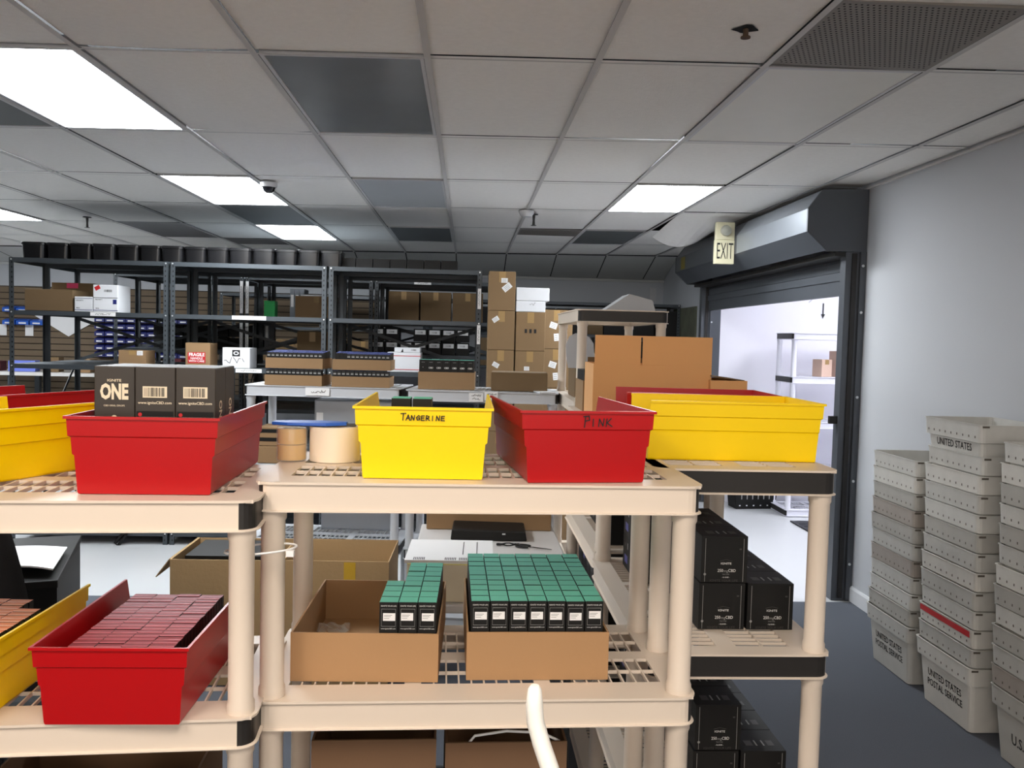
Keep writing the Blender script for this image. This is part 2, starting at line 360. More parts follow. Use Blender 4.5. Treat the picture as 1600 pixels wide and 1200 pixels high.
# ---- roller door in the right wall
d = bpy.data.objects.new('door_1', None); COL.objects.link(d); struct(d, 'charcoal roll-up steel door, raised, in the right wall')
Y0, Y1 = 5.42, 8.93
hood = [(2.555, 2.69), (2.25, 2.68), (2.16, 2.56), (2.16, 2.41), (2.29, 2.29), (2.555, 2.29)]
m = MB(); m.prism(hood, 'y', Y0, Y0+.02, DOORM); m.prism(hood, 'y', Y1-.02, Y1, DOORM)
P = [(2.555, 2.688), (2.252, 2.678), (2.163, 2.558), (2.163, 2.412), (2.292, 2.294)]
m.build('hood_end', d)
m = MB()
for k, (a, b) in enumerate(zip(P, P[1:])):
    mt = DOORM if k in (0, 3) else DOORG
    m.quad((a[0], Y0+.02, a[1]), (b[0], Y0+.02, b[1]), (b[0], (Y0+6.95)/2+.7, b[1]), (a[0], (Y0+6.95)/2+.7, a[1]), mt)
    m.quad((a[0], (Y0+6.95)/2+.7, a[1]), (b[0], (Y0+6.95)/2+.7, b[1]), (b[0], Y1-.02, b[1]), (a[0], Y1-.02, a[1]), DOORM)
m.build('hood', d)
m = MB(); z = 2.12
m.box(2.50, 2.54, 5.52, 8.84, 2.02, 2.12, DOORM)
for k in range(3): m.box(2.49+.01*k, 2.54, 5.52, 8.84, 2.12+.06*k, 2.175+.06*k, DOORM)
m.box(2.36, 2.54, 5.45, 8.9, 2.262, 2.288, BLACKP)
m.build('curtain', d)
for ya, yb in ((5.44, 5.52), (8.84, 8.92)):
    g = MB(); g.box(2.43, 2.558, ya, yb, 0.005, 2.29, DOORM); g.box(2.47, 2.50, ya-.012, ya-.001, 0.02, 2.28, BLACKP); g.box(2.52, 2.558, ya-.02, ya-.001, .005, 2.29, DOORM); 
    gg = g.build('guide_rail', d)
    b = MB()
    for z in (.25, .8, 1.35, 1.9, 2.2): b.lathe([(0,-.006),(.009,-.006),(.009,0)], (2.535, ya-.021, z), BOLT, 8, Matrix.Rotation(-PI/2, 4, 'X'))
    b.build('bolt', gg)
g = MB(); g.box(2.525, 2.64, 5.501, 5.51, .002, 2.29, DOORM); g.box(2.525, 2.64, 8.85, 8.858, .002, 2.29, DOORM); g.build('jamb_lining', d)
m = MB(); m.box(2.38, 2.43, 5.46, 5.49, 1.17, 1.22, BLACKP); m.build('latch', d)
patch('warning_sticker', d, mat('faded yellow sticker', (128,116,50), .6), (2.1625, 8.62, 2.485), .16, .12, (0,-1,0), (0,0,1), t=.001)
# ---- exit sign on hood
t = thing('exit_sign', 'cream emergency exit sign with lamp head above, fixed to the door hood', 'exit sign', (2.10, 6.98, 2.47))
SG = mat('cream sign plastic', (204, 198, 168), .5)
m = MB(); m.box(-.10, .06, -.05, .0, -.14, .055, SG); m.build('sign_box', t, bevel=.004)
m = MB(); m.box(-.095, .06, -.045, .0, .057, .20, SG); m.build('lamp_housing', t, bevel=.004)
m = MB(); m.lathe([(0,-.02),(.03,-.018),(.045,0),(.04,.03),(0,.04)], (-.02,-.06,.13), mat('lamp lens grey', (150,150,140), .2), 16, Matrix.Rotation(PI/2*1.1, 4, 'X')); m.build('lamp_head', t, True)
text('EXIT', .19, INK, t, (-.02, -.0515, -.042), name='lettering', bold=-.006, sx=.36)
# ---- painting on the right wall beyond the door
t = thing('wall_picture', 'dim unframed canvas picture on the wall beyond the roller door', 'picture', (XR-.02, 10.0, 1.9))
PIC = mat('murky painted canvas', (92, 94, 78), .8, var=.55, scale=5)
m = MB(); m.box(0, .018, -.52, .52, -.19, .19, PIC); m.build('canvas', t)
t = thing('wall_plate', 'small pale plate high on the back right corner wall', 'wall plate', (2.42, YB-.012, 2.3)); m = MB(); m.box(-.04, .04, 0, .01, -.09, .09, FRM); m.build('plate', t)
# ---- next room lamp
t = thing('ceiling_light', 'ceiling light panel of the room beyond the roller door', 'light', (4.6, 6.6, 3.33)); m = MB(); m.box(-.6,.6,-.9,.9,-.01,.015, EN); m.build('diffuser', t)
# ============================================================ PLASTIC SHELVING
MC = {}
def rrect(x0, x1, y0, y1, r, n=5):
    out = []
    for cx, cy, a0 in ((x1-r, y0+r, -PI/2), (x1-r, y1-r, 0), (x0+r, y1-r, PI/2), (x0+r, y0+r, PI)):
        for k in range(n+1):
            a = a0+PI/2*k/n; out.append((cx+r*math.cos(a), cy+r*math.sin(a)))
    return out
TH = .062
def deck_mesh(W, D, CREAM=CREAM, ew=.012):
    k = ('deck', W, D, CREAM.name, ew)
    if k in MC: return MC[k]
    m = MB(); o = rrect(0, W, 0, D, .03); f_ = rrect(-.006, W+.006, -.006, D+.006, .036); i_ = rrect(.004, W-.004, .004, D-.004, .027); N = len(o)
    def ring(A, za, B, zb, mt, sel=lambda p: True):
        vs = [(*p, za) for p in A]+[(*p, zb) for p in B]
        m.add(vs, [(q, (q+1)%N, N+(q+1)%N, N+q) for q in range(N) if sel(q)], mt)
    def isend(q): 
        x = (o[q][0]+o[(q+1)%N][0])/2; return x < ew or x > W-ew
    ring(i_, 0, f_, 0, CREAM); ring(f_, 0, f_, -.005, CREAM); ring(f_, -.005, o, -.006, CREAM)
    ring(o, -.006, o, -TH+.004, CREAM, lambda q: not isend(q)); ring(i_, -.006, i_, -TH+.003, CREAM)
    ring(o, -TH+.004, f_, -TH+.002, CREAM); ring(f_, -TH+.002, f_, -TH, CREAM); ring(f_, -TH, i_, -TH, CREAM)
    # slab with openings: rim, then pairs of rows of cells
    def slab(x0, x1, y0, y1, t=.007): m.box(x0, x1, y0, y1, -t, -.0003, CREAM)
    bx, by, bb = .055, .082, .05
    slab(.003, W-.003, .003, by); slab(.003, W-.003, D-bb, D-.003); slab(.003, bx, by, D-bb); slab(W-bx, W-.003, by, D-bb)
    ng = 3; gap = .036; gx = (W-2*bx-gap*(ng-1))/ng; rows = 2; ggy = .05; gy = (D-by-bb-ggy*(rows-1))/rows
    for a in range(rows-1): y = by+(a+1)*gy+a*ggy; slab(bx, W-bx, y, y+ggy)
    for g in range(ng):
        x0 = bx+g*(gx+gap)
        if g < ng-1: slab(x0+gx, x0+gx+gap, by, D-bb)
        nc = max(3, round(gx/.0275))
        for a in range(rows):
            y = by+a*(gy+ggy)
            for c in range(1, nc): x = x0+gx*c/nc; m.box(x-.0018, x+.0018, y, y+gy, -.008, -.0003, CREAM)
            m.box(x0, x0+gx, y+gy/2-.0018, y+gy/2+.0018, -.008, -.0004, CREAM)
    def endp(side):
        e = MB(); used = sorted({i_ for q in range(N) if isend(q) and (o[q][0]+o[(q+1)%N][0] > W) == side for i_ in (q, (q+1)%N)})
        for z in (-.0062, -TH+.0042): e.v += [(*o[i_], z) for i_ in used]
        ix = {q: k for k, q in enumerate(used)}; n_ = len(used)
        for q in range(N):
            if isend(q) and (o[q][0]+o[(q+1)%N][0] > W) == side: e.f.append((ix[q], ix[(q+1)%N], n_+ix[(q+1)%N], n_+ix[q])); e.mi.append(e._m(BLACKP))
        return e
    e = endp(True); e2 = endp(False)
    MC[k] = (m.mesh('shelf_deck'), e.mesh('end_panel'), e2.mesh('end_panel')); return MC[k]
def post_mesh(L, CREAM=CREAM):
    k = ('post', round(L, 3), CREAM.name)
    if k not in MC:
        m = MB(); m.lathe([(0,0),(.0275,0),(.0275,.018),(.0248,.024),(.0248,L-.024),(.0275,L-.018),(.0275,L),(0,L)], (0,0,0), CREAM, 20); MC[k] = m.mesh('post', True)
    return MC[k]
def plastic_shelf(label, x, y, rz, W=.914, D=.457, tiers=(1.372, .915, .458, .07), rot90=False, mt=CREAM, ew=.012, name='plastic_shelving_unit'):
    t = thing(name, label, 'shelf', (x, y, 0), rz, 'plastic shelving units')
    dk, e1, e2 = deck_mesh(W, D, mt, ew); tiers = sorted(tiers)
    M = Matrix.Identity(4)
    if rot90: M = Matrix.Translation((D, 0, 0)) @ Matrix.Rotation(PI/2, 4, 'Z')
    for z in tiers:
        o = inst('shelf_deck', dk, t); o.matrix_local = Matrix.Translation((0,0,z)) @ M
        for e in (e1, e2): c = inst('end_panel', e, o)
    segs = [(0, tiers[0]-TH)] + [(a, b-TH) for a, b in zip(tiers, tiers[1:])]
    for a, b in segs:
        if b-a < .03: continue
        for px in (.029, W-.029):
            for py in (.031, D-.031):
                p = M @ Vector((px, py, a)); inst('post', post_mesh(b-a, mt), t, loc=p)
    return t
T1, T2, T3 = 1.372, .915, .458
SM = plastic_shelf('cream plastic shelving unit in the middle foreground under the Tangerine and Pink bins', -.424, 1.7488, .03, W=.93)
SL = plastic_shelf('cream plastic shelving unit at left foreground holding the red and yellow bins', -1.318, 1.60, .07, tiers=(1.35, .92, .436, .07), ew=.028)
SB = plastic_shelf('cream plastic shelving unit seen from its black end, holding the long yellow bin', .455, 2.03, .0, rot90=True)
SD = plastic_shelf('cream plastic shelving unit directly behind the black-ended one, under the tall tan carton', .472, 3.02, 0., rot90=True)
SCc = plastic_shelf('tall cream plastic shelving unit with black top end, rising above the others', .535, 4.2, 0., tiers=(1.83, 1.372, .915, .458, .07), rot90=True)
CREAM_COOL = mat('cool-lit grey-white plastic', (196, 199, 204), .45, var=.03, scale=3)  # same cream shelving; its cooler light is put into this greyer colour
SE = plastic_shelf('cool-lit grey-white plastic shelving unit behind, loaded with blue-topped cartons', -1.29, 5.02, -.09, mt=CREAM_COOL)
SF = plastic_shelf('cool-lit grey-white plastic shelving unit behind, with two handwritten cards on its edge', -.345, 4.86, -.10, W=.86, mt=CREAM_COOL)
# zip tie ringing the two front posts together
t = thing('cable_tie', 'white plastic cable tie joining the left and middle shelving posts', 'cable tie', (-.412, 1.742, 1.235))
m = MB(); m.tube([(.0+.072*math.cos(a), .028*math.sin(a)*1.5+.0, .006*math.cos(a)) for a in [2*PI*k/24 for k in range(25)]], .0022, WHT, 6); m.box(.06,.075,-.046,-.034,-.004,.008, WHT); m.build('strap', t)
# ============================================================ BINS
def bin_thing(label, loc, rz, color, W=.292, D=.452, H=.154, name='shelf_bin'):
    k = ('bin', color.name)
    if k not in MC:
        m = MB(); prof = [(0, .021), (.004, .019), (.076, .0145), (.079, .0105), (.112, .0085), (.115, .004), (H-.006, .0025), (H-.0055, -.002), (H, -.002)]
        def path(ins, z=None):
            f_ = max(ins, -.002) if z is None or z > .1125 else .0075+.006*(1-z/.112)
            return [(-W/2+ins, D), (-W/2+ins, f_), (W/2-ins, f_), (W/2-ins, D)]
        L = len(prof)
        vs = [(x, y, z) for z, i_ in prof for x, y in path(i_, z)]
        fs = [(a*4+b, a*4+b+1, (a+1)*4+b+1, (a+1)*4+b) for a in range(L-1) for b in range(3)]
        m.add(vs, fs, color)
        inn = [(.004, .024), (H, .0035)]
        vi = [(x, y, z) for z, i_ in inn for x, y in path(i_)]
        m.add(vi, [(b, b+1, 4+b+1, 4+b) for b in range(3)], color)
        top = [(x, y, H) for x, y in path(-.002)]+[(x, y, H) for x, y in path(.0035)]
        m.add(top, [(b, b+1, 4+b+1, 4+b) for b in range(3)], color)
        # ends of the side walls at the open side
        for s in (-1, 1):
            out = [(s*(W/2-i_), D, z) for z, i_ in prof]; m.add(out+[(s*(W/2-.0035), D, H), (s*(W/2-.024), D, .004)], [tuple(range(L+2))], color)
        m.box(-W/2+.021, W/2-.021, .02, D, 0, .004, color)
        m.box(-W/2+.0195, W/2-.0195, D-.004, D-.0005, .004, .06, color)
        MC[k] = m.mesh('bin_body')
    t = thing(name, label, 'bin', loc, rz, 'plastic shelf bins'); inst('body', MC[k], t); return t
B1 = bin_thing('yellow plastic bin marked TANGERINE on the middle shelving top', (-.090, 1.795, T1+.001), .0, YEL)
scrawl('TANGERINE', .0135, INK, B1, (-.047, .0005, .126), wd=.0021)
B2 = bin_thing('red plastic bin marked PINK on the middle shelving top', (.259, 1.782, T1+.001), .115, RED)
scrawl('PINK', .021, INK, B2, (-.012, .0005, .122), wd=.0024)
B3 = bin_thing('red plastic bin holding three tall black boxes, on the left shelving top', (-.630, 1.69, 1.351), .03, RED)
B4 = bin_thing('yellow plastic bin lying sideways on the black-ended shelving top', (.925, 2.29, T1+.001), PI/2-.02, YEL)
B5 = bin_thing('red plastic bin behind the long yellow bin, under the tan carton', (.93, 2.60, T1+.001), PI/2-.06, RED)
B6 = bin_thing('red plastic bin full of dark rose boxes on the lower left shelf', (-.662, 1.615, .921), .0, RED)
B7 = bin_thing('yellow plastic bin of orange boxes on the lower left shelf', (-1.035, 1.58, .921), -.03, YEL)
B8 = bin_thing('yellow plastic bin on the left shelving top, cut by the left edge', (-1.17, 1.66, 1.351), -.42, YEL)
B9 = bin_thing('red plastic bin behind the yellow one at the left edge of the picture', (-1.34, 2.08, 1.351), -.42, RED)
# ============================================================ CARTONS (open trays and boxes)
def open_tray(label, loc, rz, W, D, H, m_=None, name='cardboard_tray', cat='cardboard tray', group=None, t_=.004):
    m_ = m_ or CARD; t = thing(name, label, cat, loc, rz, group); m = MB()
    m.box(-W/2, W/2, 0, t_, 0, H, m_); m.box(-W/2, W/2, D-t_, D, 0, H, m_); m.box(-W/2, -W/2+t_, t_, D-t_, 0, H, m_); m.box(W/2-t_, W/2, t_, D-t_, 0, H, m_)
    m.box(-W/2+t_, W/2-t_, t_, D-t_, 0, t_, m_); m.build('tray_body', t)
    f = MB(); f.box(-W/2+t_, W/2-t_, t_+.001, t_+.001+D*.25, t_+.0005, t_+.003, m_); f.build('bottom_flap', t); return t
def carton(label, loc, rz, W, D, H, m_=None, tape=True, labels=(), cat='cardboard box', name='cardboard_box', group=None, tapem=None):
    m_ = m_ or CARDD; t = thing(name, label, cat, loc, rz, group)
    m = MB(); m.box(-W/2, W/2, 0, D, 0, H, m_); m.build('box_body', t, bevel=min(.004, H*.05))
    if tape:
        a = MB(); a.box(-W/2+.0, W/2-.0, D/2-.025, D/2+.025, H+.0003, H+.0008, tapem or TAPE); a.build('tape', t); a = MB(); a.box(-.025, .025, -.0008, -.0003, H*.72, H*.995, tapem or TAPE); a.build('tape', t)
        s = MB(); s.box(-W/2+.002, W/2-.002, D/2-.0012, D/2+.0012, H+.0009, H+.0013, HOLE); s.build('seam', t)
    for (x, z, w_, h_, r_) in labels: 
        p = patch('paper_label', t, WHT, (x*W, -.0004, z*H), w_, h_, rot=r_)
        q = MB(); M = basis((x*W, -.0012, z*H), (1,0,0), (0,0,1)) @ Matrix.Rotation(r_, 4, 'Z')
        for k in range(3): q.box(-w_*.35, w_*.3, -h_*.3+k*h_*.25, -h_*.3+k*h_*.25+h_*.06, 0, .0003, GREYP, M)
        q.build('label_print', p)
    return t
# --- two trays of teal-topped boxes on the middle shelf
TR1 = open_tray('cardboard tray, mostly empty, with three columns of teal boxes at its right', (-.211, 1.848, T2+.001), -.015, .322, .41, .108, CARDL)
TR2 = open_tray('cardboard tray packed full with seven columns of teal-topped boxes', (.171, 1.862, T2+.001), .02, .318, .43, .108, CARDL)
bw = .0418; bh = .170
def slim_mesh(side, top):
    k = ('slim', side.name, top.name)
    if k not in MC:
        m = MB(); m.box(-bw/2+.0008, bw/2-.0008, .0006, bw-.0006, 0, bh, side, top=top); 
        m.box(-bw/2+.002, bw/2-.002, .0008, .0016, bh+.0001, bh+.0005, side)
        MC[k] = m.mesh('box_body')
    return MC[k]
def slim(label, M, printed, jz=0, grp=None, parent_rz=0):
    t = thing('slim_product_box', label, 'box', M.to_translation(), parent_rz, grp)
    inst('carton', slim_mesh(BLK, TEAL), t)
    if printed:
        inst('sticker', STK, t, loc=(random.Random(jz).uniform(-.002,.002), -.0004, .138+random.Random(jz+9).uniform(-.002,.002)))
        f = inst('printed_frame', FRMM, t)
        text('IGNITE YOUR LIFE', .0042, PRINT, t, (0, -.0002, .162))
        text('www.igniteCBD.com', .0038, PRINT, t, (0, -.0002, .1115))
    return t
m = MB(); m.box(-.0133,.0133,-.0008,0,-.0085,.0085, WHT); 
for q, wq in ((.004,.018),(.001,.015),(-.003,.012)): m.box(-.0115,-.0115+wq,-.0010,-.0009,q-.0006,q+.0006, GREYP)
STK = m.mesh('sticker')
m = MB(); a, b, z0, z1 = -.0155, .0155, .1165, .1555
for bx_ in ((a, b, z0, z0+.0004), (a, b, z1-.0004, z1), (a, a+.0004, z0, z1), (b-.0004, b, z0, z1)): m.box(bx_[0], bx_[1], -.0006, .0004, bx_[2], bx_[3], GREYP)
FRMM = m.mesh('printed_frame')
def tray_fill(T, x0, cols, bwx, rows, base_lab, grp, seed=1, y0=.008):
    rz = T.rotation_euler.z; R = Matrix.Rotation(rz, 4, 'Z'); rg = random.Random(seed)
    for c in range(cols):
        n = rows[c]
        for r in range(n):
            p = R @ Vector((x0+c*bwx, y0+r*bwx*.99, 0)) + T.location
            dz = .0045 + (rg.uniform(0, .0012))
            slim('teal-lidded slim black box, %s row back, %s column, %s cardboard tray' % (ORD[r+1], ORD[c+1], base_lab), Matrix.Translation((p.x, p.y, p.z+dz)), r == 0, c, grp, rz)
tray_fill(TR1, .161-.004-bw*2.56, 3, bw+.0004, [4, 8, 8], 'half-empty', 'teal-lidded boxes in the half-empty tray', 3)
tray_fill(TR2, -.159+.007+bw/2+.001, 7, bw+.0008, [10]*7, 'full', 'teal-lidded boxes in the full tray', 5)
t = tag(MB().box(-.009, .009, -.003, .003, 0, .003, WHT).build('paper_scrap', loc=(-.20, 2.07, T2+.0085), rz=.35), 'tiny white scrap of paper inside the half-empty tray', 'paper scrap')
# --- dark rose boxes in the lower-left red bin; orange ones beside
def flat_fill(Bn, cols, rows, w_, d_, h_, top, base, grp, x0, y0, z0, seed, tilt=-.25):
    rg = random.Random(seed); rz = Bn.rotation_euler.z; R = Matrix.Rotation(rz, 4, 'Z')
    k = ('flat', top.name); foil_highlight = mat('%s foil edge' % top.name, (222, 120, 128) if top is ROSE else (246, 190, 150), .35, metal=.2)
    m = MB(); m.box(-w_/2+.0006, w_/2-.0006, .0004, d_-.0036, 0, h_, BLK, top=top); m.box(-w_/2+.001, w_/2-.001, .0002, .0018, h_-.0012, h_+.0004, foil_highlight); MC[k] = m.mesh('slim_box')  # foil edge strip painted lighter to carry the highlight along each front edge
    for c in range(cols):
        for r in range(rows if isinstance(rows, int) else rows[c]):
            p = R @ Vector((x0+c*w_, y0+r*d_, z0)) + Bn.location
            o = inst('slim_box', MC[k], None, loc=(p.x, p.y, p.z+rg.uniform(-.0008,.0012)), rz=rz)
            tag(o, base % (ORD[r+1], ORD[c+1]), 'box', grp)
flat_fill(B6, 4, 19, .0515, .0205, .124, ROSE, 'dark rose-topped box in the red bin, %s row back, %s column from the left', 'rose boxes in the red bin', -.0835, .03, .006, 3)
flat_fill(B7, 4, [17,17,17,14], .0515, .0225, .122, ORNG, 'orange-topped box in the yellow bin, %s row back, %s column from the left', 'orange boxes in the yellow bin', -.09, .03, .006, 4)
# --- tall black boxes in the top-left red bin
R3 = B3.rotation_euler.z; RM = Matrix.Rotation(R3, 4, 'Z')
def tall(label, c, r, kind):
    w_, d_, h_ = .0792, .079, .243
    p = RM @ Vector((-.0800+c*(w_+.0008), .075+r*(d_+.001), .006)) + B3.location
    t = thing('black_display_box', label, 'box', p, R3, 'tall black boxes in the red bin')
    m = MB(); m.box(-w_/2, w_/2, 0, d_, 0, h_, mat('warm black card', (52, 46, 40), .5, var=.06)); m.build('box_body', t, bevel=.002)
    if kind == 1:
        text('IGNITE', .0075, GOLDP, t, (0, -.0006, .214), bold=.01, sx=1.2); text('ONE', .042, GOLDP, t, (0, -.0006, .190), bold=.045, sx=.62)
        text('CBD ORAL DROPS', .005, GOLDP, t, (0, -.0006, .163)); 
        m = MB(); m.lathe([(0,0),(.006,0),(.006,.0008)], (0,-.0002,.138), GOLDP, 14, Matrix.Rotation(PI/2, 4, 'X')); m.build('badge', t)
    else:
        patch('barcode_label', t, GOLDP, (0, -.0006, .192), .048, .023); bars(16, .042, .018, t, (-.021, -.0009, .183))
        text('www.igniteCBD.com', .0078, GOLDP, t, (0, -.0006, .170), bold=.01)
        m = MB(); m.box(-.036,.036,-.0012,-.0002,.128,.153, BLK); m.build('info_panel', t)
        text('WWW.P65WARNINGS.CA.GOV', .005, GREYP, t, (.006, -.0014, .140))
        m = MB(); m.lathe([(0,0),(.004,0)], (-.029,-.0014,.146), REDT, 10, Matrix.Rotation(PI/2, 4, 'X')); m.lathe([(0,0),(.004,0)], (-.029,-.0014,.137), PRINT, 10, Matrix.Rotation(PI/2, 4, 'X')); m.build('warning_dots', t)
    if c == 2: text('ONE', .03, GOLDP, t, (w_/2+.0006, d_/2, .15), (0,0,-1), (0,1,0), bold=.03, sx=.8)
    return t
for c, lab_ in enumerate(('left', 'middle', 'right')):
    tall('tall black box %s, front row, %s of three in the red bin' % (('marked ONE', 'with barcode', 'with barcode')[c], lab_), c, 0, 1 if c == 0 else 2)
    tall('tall black box, back row, %s of three in the red bin' % lab_, c, 1, 3)
# --- tape roll, film wrapped pack and blue cutter on the middle shelving
t = thing('tape_roll', 'large white roll of packing tape beside the Tangerine bin', 'tape roll', (-.315, 2.07, T1+.001))
m = MB(); m.lathe([(.034,0),(.06,0),(.06,.082),(.034,.082),(.034,0)], (0,0,0), WTAPE, 40); m.build('tape', t, True)
m = MB(); m.lathe([(.0305,.001),(.0335,.001),(.0335,.081),(.0305,.081),(.0305,.001)], (0,0,0), CARD, 32); m.build('core', t, True)
t = thing('wrapped_tape_pack', 'stack of clear tape rolls in shiny film at the left of the white roll', 'tape pack', (-.414, 2.05, T1+.001))
m = MB(); m.lathe([(0,0),(.034,0),(.036,.004),(.036,.076),(.034,.082),(0,.083)], (0,0,0), CLEAR, 28); m.build('film_wrap', t, True)
for k in range(2):
    m = MB(); m.lathe([(.02,0),(.033,0),(.033,.036),(.02,.036),(.02,0)], (0,0,.003+k*.038), mat('amber tape', (206,160,70), .25), 24); m.build('tape', t, True)
t = thing('tape_cutter', 'flat blue plastic tape cutter lying across the two tape rolls', 'tape cutter', (-.36, 2.06, T1+.0855))
m = MB(); m.prism([(-.10,-.02),(-.06,-.034),(.03,-.034),(.075,-.012),(.075,.012),(.02,.03),(-.06,.03),(-.10,.015)], 'z', 0, .008, BLUEP); m.build('blade_guard', t, bevel=.002)
m = MB(); m.box(.072,.096,-.01,.01,-.001,.004, DK); 
m.build('blade', t)
# --- tiny teal boxes peeking over the Tangerine bin
for k, x in enumerate((-.155, -.105)): 
    o = MB().box(-.022, .022, 0, .07, 0, .150, BLK, top=mat('mint card', (104, 196, 158), .5)).build('mint_topped_box', loc=(x, 2.02, T1+.006)); tag(o, 'mint-topped box inside the Tangerine bin, %s one' % ('left', 'right')[k], 'box', 'mint-topped boxes in the Tangerine bin')
# ============================================================ BLACK DISPLAY BOXES on the black-ended unit
q_ = .124
def cube_mesh():
    if 'cube' in MC: return MC['cube']
    m = MB(); m.box(-q_/2, q_/2, 0, q_, 0, q_, BLK)
    M = MC['cube'] = (m.mesh('box_body'),)
    m = MB()
    for (x0, x1) in ((-.052,-.051),(.051,.052)): m.box(x0, x1, -.0008, -.0002, .002, .118, GREYP)
    m.lathe([(0,0),(.0035,0)], (-.0515,-.001,.022), GREYP, 10, Matrix.Rotation(PI/2, 4, 'X'))
    for (x, w_) in ((-.028,.02),(0.032,.018)): 
        m.box(x-w_/2, x+w_/2, .03, .06, q_+.0002, q_+.0006, DIMP)
    for x in (-.008, .012): m.box(x-.002, x+.002, .03, .06, q_+.0002, q_+.0006, GREYP)
    MC['cubep'] = m.mesh('printing'); return MC['cube']
def cubebox(label, loc, rz, front, grp):
    t = thing('black_display_box', label, 'box', loc, rz, grp); inst('box_body', cube_mesh()[0], t)
    inst('printing', MC['cubep'], t)
    if front:
        text('IGNITE', .0078, PRINT, t, (.005, -.0008, .051), bold=.006, sx=1.2); text('250', .0115, PRINT, t, (-.010, -.0008, .032), bold=.0, sx=.9)
        text('mg', .0105, GREYP, t, (.005, -.0008, .031)); text('CBD', .0115, PRINT, t, (.0215, -.0008, .032), bold=.0, sx=.9)
        text('TINCTURE', .004, GREYP, t, (.005, -.0008, .022)); text('- SLUSHIE -', .0045, PRINT, t, (.005, -.0008, .014), bold=.01)
        text('IGNITE YOUR LIFE', .0085, DIMP, t, (0, -.0008, .005), sx=1.1)
        m = MB(); m.tube([(-.012,-.001,.058),(0.005,-.001,.062),(.022,-.001,.058)], .0006, DIMP, 4); m.box(.040,.046,-.0008,-.0002,.088,.092, DIMP); m.build('emblem', t)
    return t
rg = random.Random(8)
tiersB = ((T2, 2.205, 'middle'), (T3, 2.205, 'lowest'))
for zt, yf, nm in tiersB:
    top_rows = 5; 
    for c, x in enumerate((.690, .820)):
        for r in range(3 if c == 0 else 5):
            cubebox('black box, %s shelf of black-ended unit, bottom layer, %s column, %s row back' % (nm, ('left', 'right')[c], ORD[r+1]), (x+rg.uniform(-.001,.001), yf+r*(q_+.003), zt+.001), rg.uniform(-.008,.008), r == 0, 'black display boxes on the black-ended unit')
    for r in range(3):
        cubebox('black box, %s shelf of black-ended unit, top layer, %s row back' % (nm, ORD[r+1]), (.694+rg.uniform(-.001,.001), yf+.003+r*(q_+.003), zt+q_+.0025), rg.uniform(-.01,.01), r == 0, 'black display boxes on the black-ended unit')
o = MB().box(0, .012, 0, .5, 0, .30, CARDD).build('cardboard_sheet', loc=(.55, 2.96, .0), rz=0)
bpy.data.objects.remove(o)
# dark boxes on the next unit, seen edge-on between the posts
PUR = mat('violet print', (84, 84, 150), .5)
def sidebox(label, loc, grp, seed):
    rg = random.Random(seed); t = thing('black_display_box', label, 'box', loc, 0, grp); m = MB(); m.box(0, .12, 0, .118, 0, .108, BLK); m.build('box_body', t, bevel=.0015)
    p = MB(); p.box(-.0008, -.0002, .035, .083, .02, .045, PUR if rg.random() < .4 else DIMP); p.box(-.0008,-.0002,.03,.04,.07,.09,GREYP); p.box(-.0008,-.0002,.06,.08,.075,.085,DIMP); p.box(-.0008,-.0002,.004,.006,.004,.104,DIMP); p.build('side_print', t); return t
for zt, nz, nm in ((T2, 3, 'second'), (T3, 3, 'third')):
    for r in range(9):
        for l in range(nz):
            sidebox('black side-on box, %s shelf in the right-hand units, %s row, %s layer' % (nm, ORD[r+1], ('bottom','middle','top')[l]), (.545, (2.62+r*.121 if r < 2 else 3.12+(r-2)*.121), zt+.001+l*.109), 'black boxes seen side-on between the posts', r*7+l)
# small brown cartons on the tier of that unit
# ============================================================ TALL TAN CARTON and others on the unit behind
t = thing('cardboard_box', 'tall bright tan carton with two upright flaps split by a slot', 'cardboard box', (.705, 3.22, T1+.001), -.03)
m = MB(); W_, D_, H_ = .452, .30, .325; tt = .004
m.box(-W_/2, W_/2, 0, tt, 0, .215, CARDT); m.box(-W_/2, W_/2, D_-tt, D_, 0, .215, CARDT); m.box(-W_/2, -W_/2+tt, tt, D_-tt, 0, .215, CARDT); m.box(W_/2-tt, W_/2, tt, D_-tt, 0, .215, CARDT); m.box(-W_/2+tt, W_/2-tt, tt, D_-tt, 0, tt, CARDT); m.build('box_body', t)
m = MB(); m.box(-W_/2+.004, -.047, .0002, tt, .2155, H_, CARDT); m.build('flap', t); m = MB(); m.box(-.040, W_/2, .0002, tt, .2155, H_, CARDT); m.build('flap', t)
m = MB(); m.box(-.0469, -.0401, .001, tt, H_-.006, H_, CARDT); m.build('flap_bridge', t)
m = MB(); m.box(-W_/2+.01, W_/2-.01, D_-.004, D_, .2155, H_-.09, CARDD); m.build('flap', t)
for k, (x, w_, z) in enumerate(((1.03, .17, 0), (1.0, .13, .077))):
    pass
open_tray('flattened-top tan carton, lower of two at the right of the tall tan carton', (1.005, 3.18, T1+.013), -.03, .16, .30, .075, CARDT, 'cardboard_box', 'cardboard box')
o = open_tray('shallow tan carton, upper of two, at the right of the tall tan carton', (.99, 3.18, T1+.09), -.03, .14, .28, .075, CARDT, 'cardboard_box', 'cardboard box')
m = MB(); m.box(-.065, .065, .02, .27, 0, .004, CARDD, Matrix.Rotation(.12, 4, 'Y')); m.build('loose_flap', o, loc=(0,0,.081))
# board they both rest on
tag(MB().box(-.19, .17, 0, .36, 0, .011, CARDT).build('cardboard_sheet', loc=(1.02, 3.14, T1+.001)), 'thin tan cardboard sheet under the two shallow cartons', 'cardboard sheet')
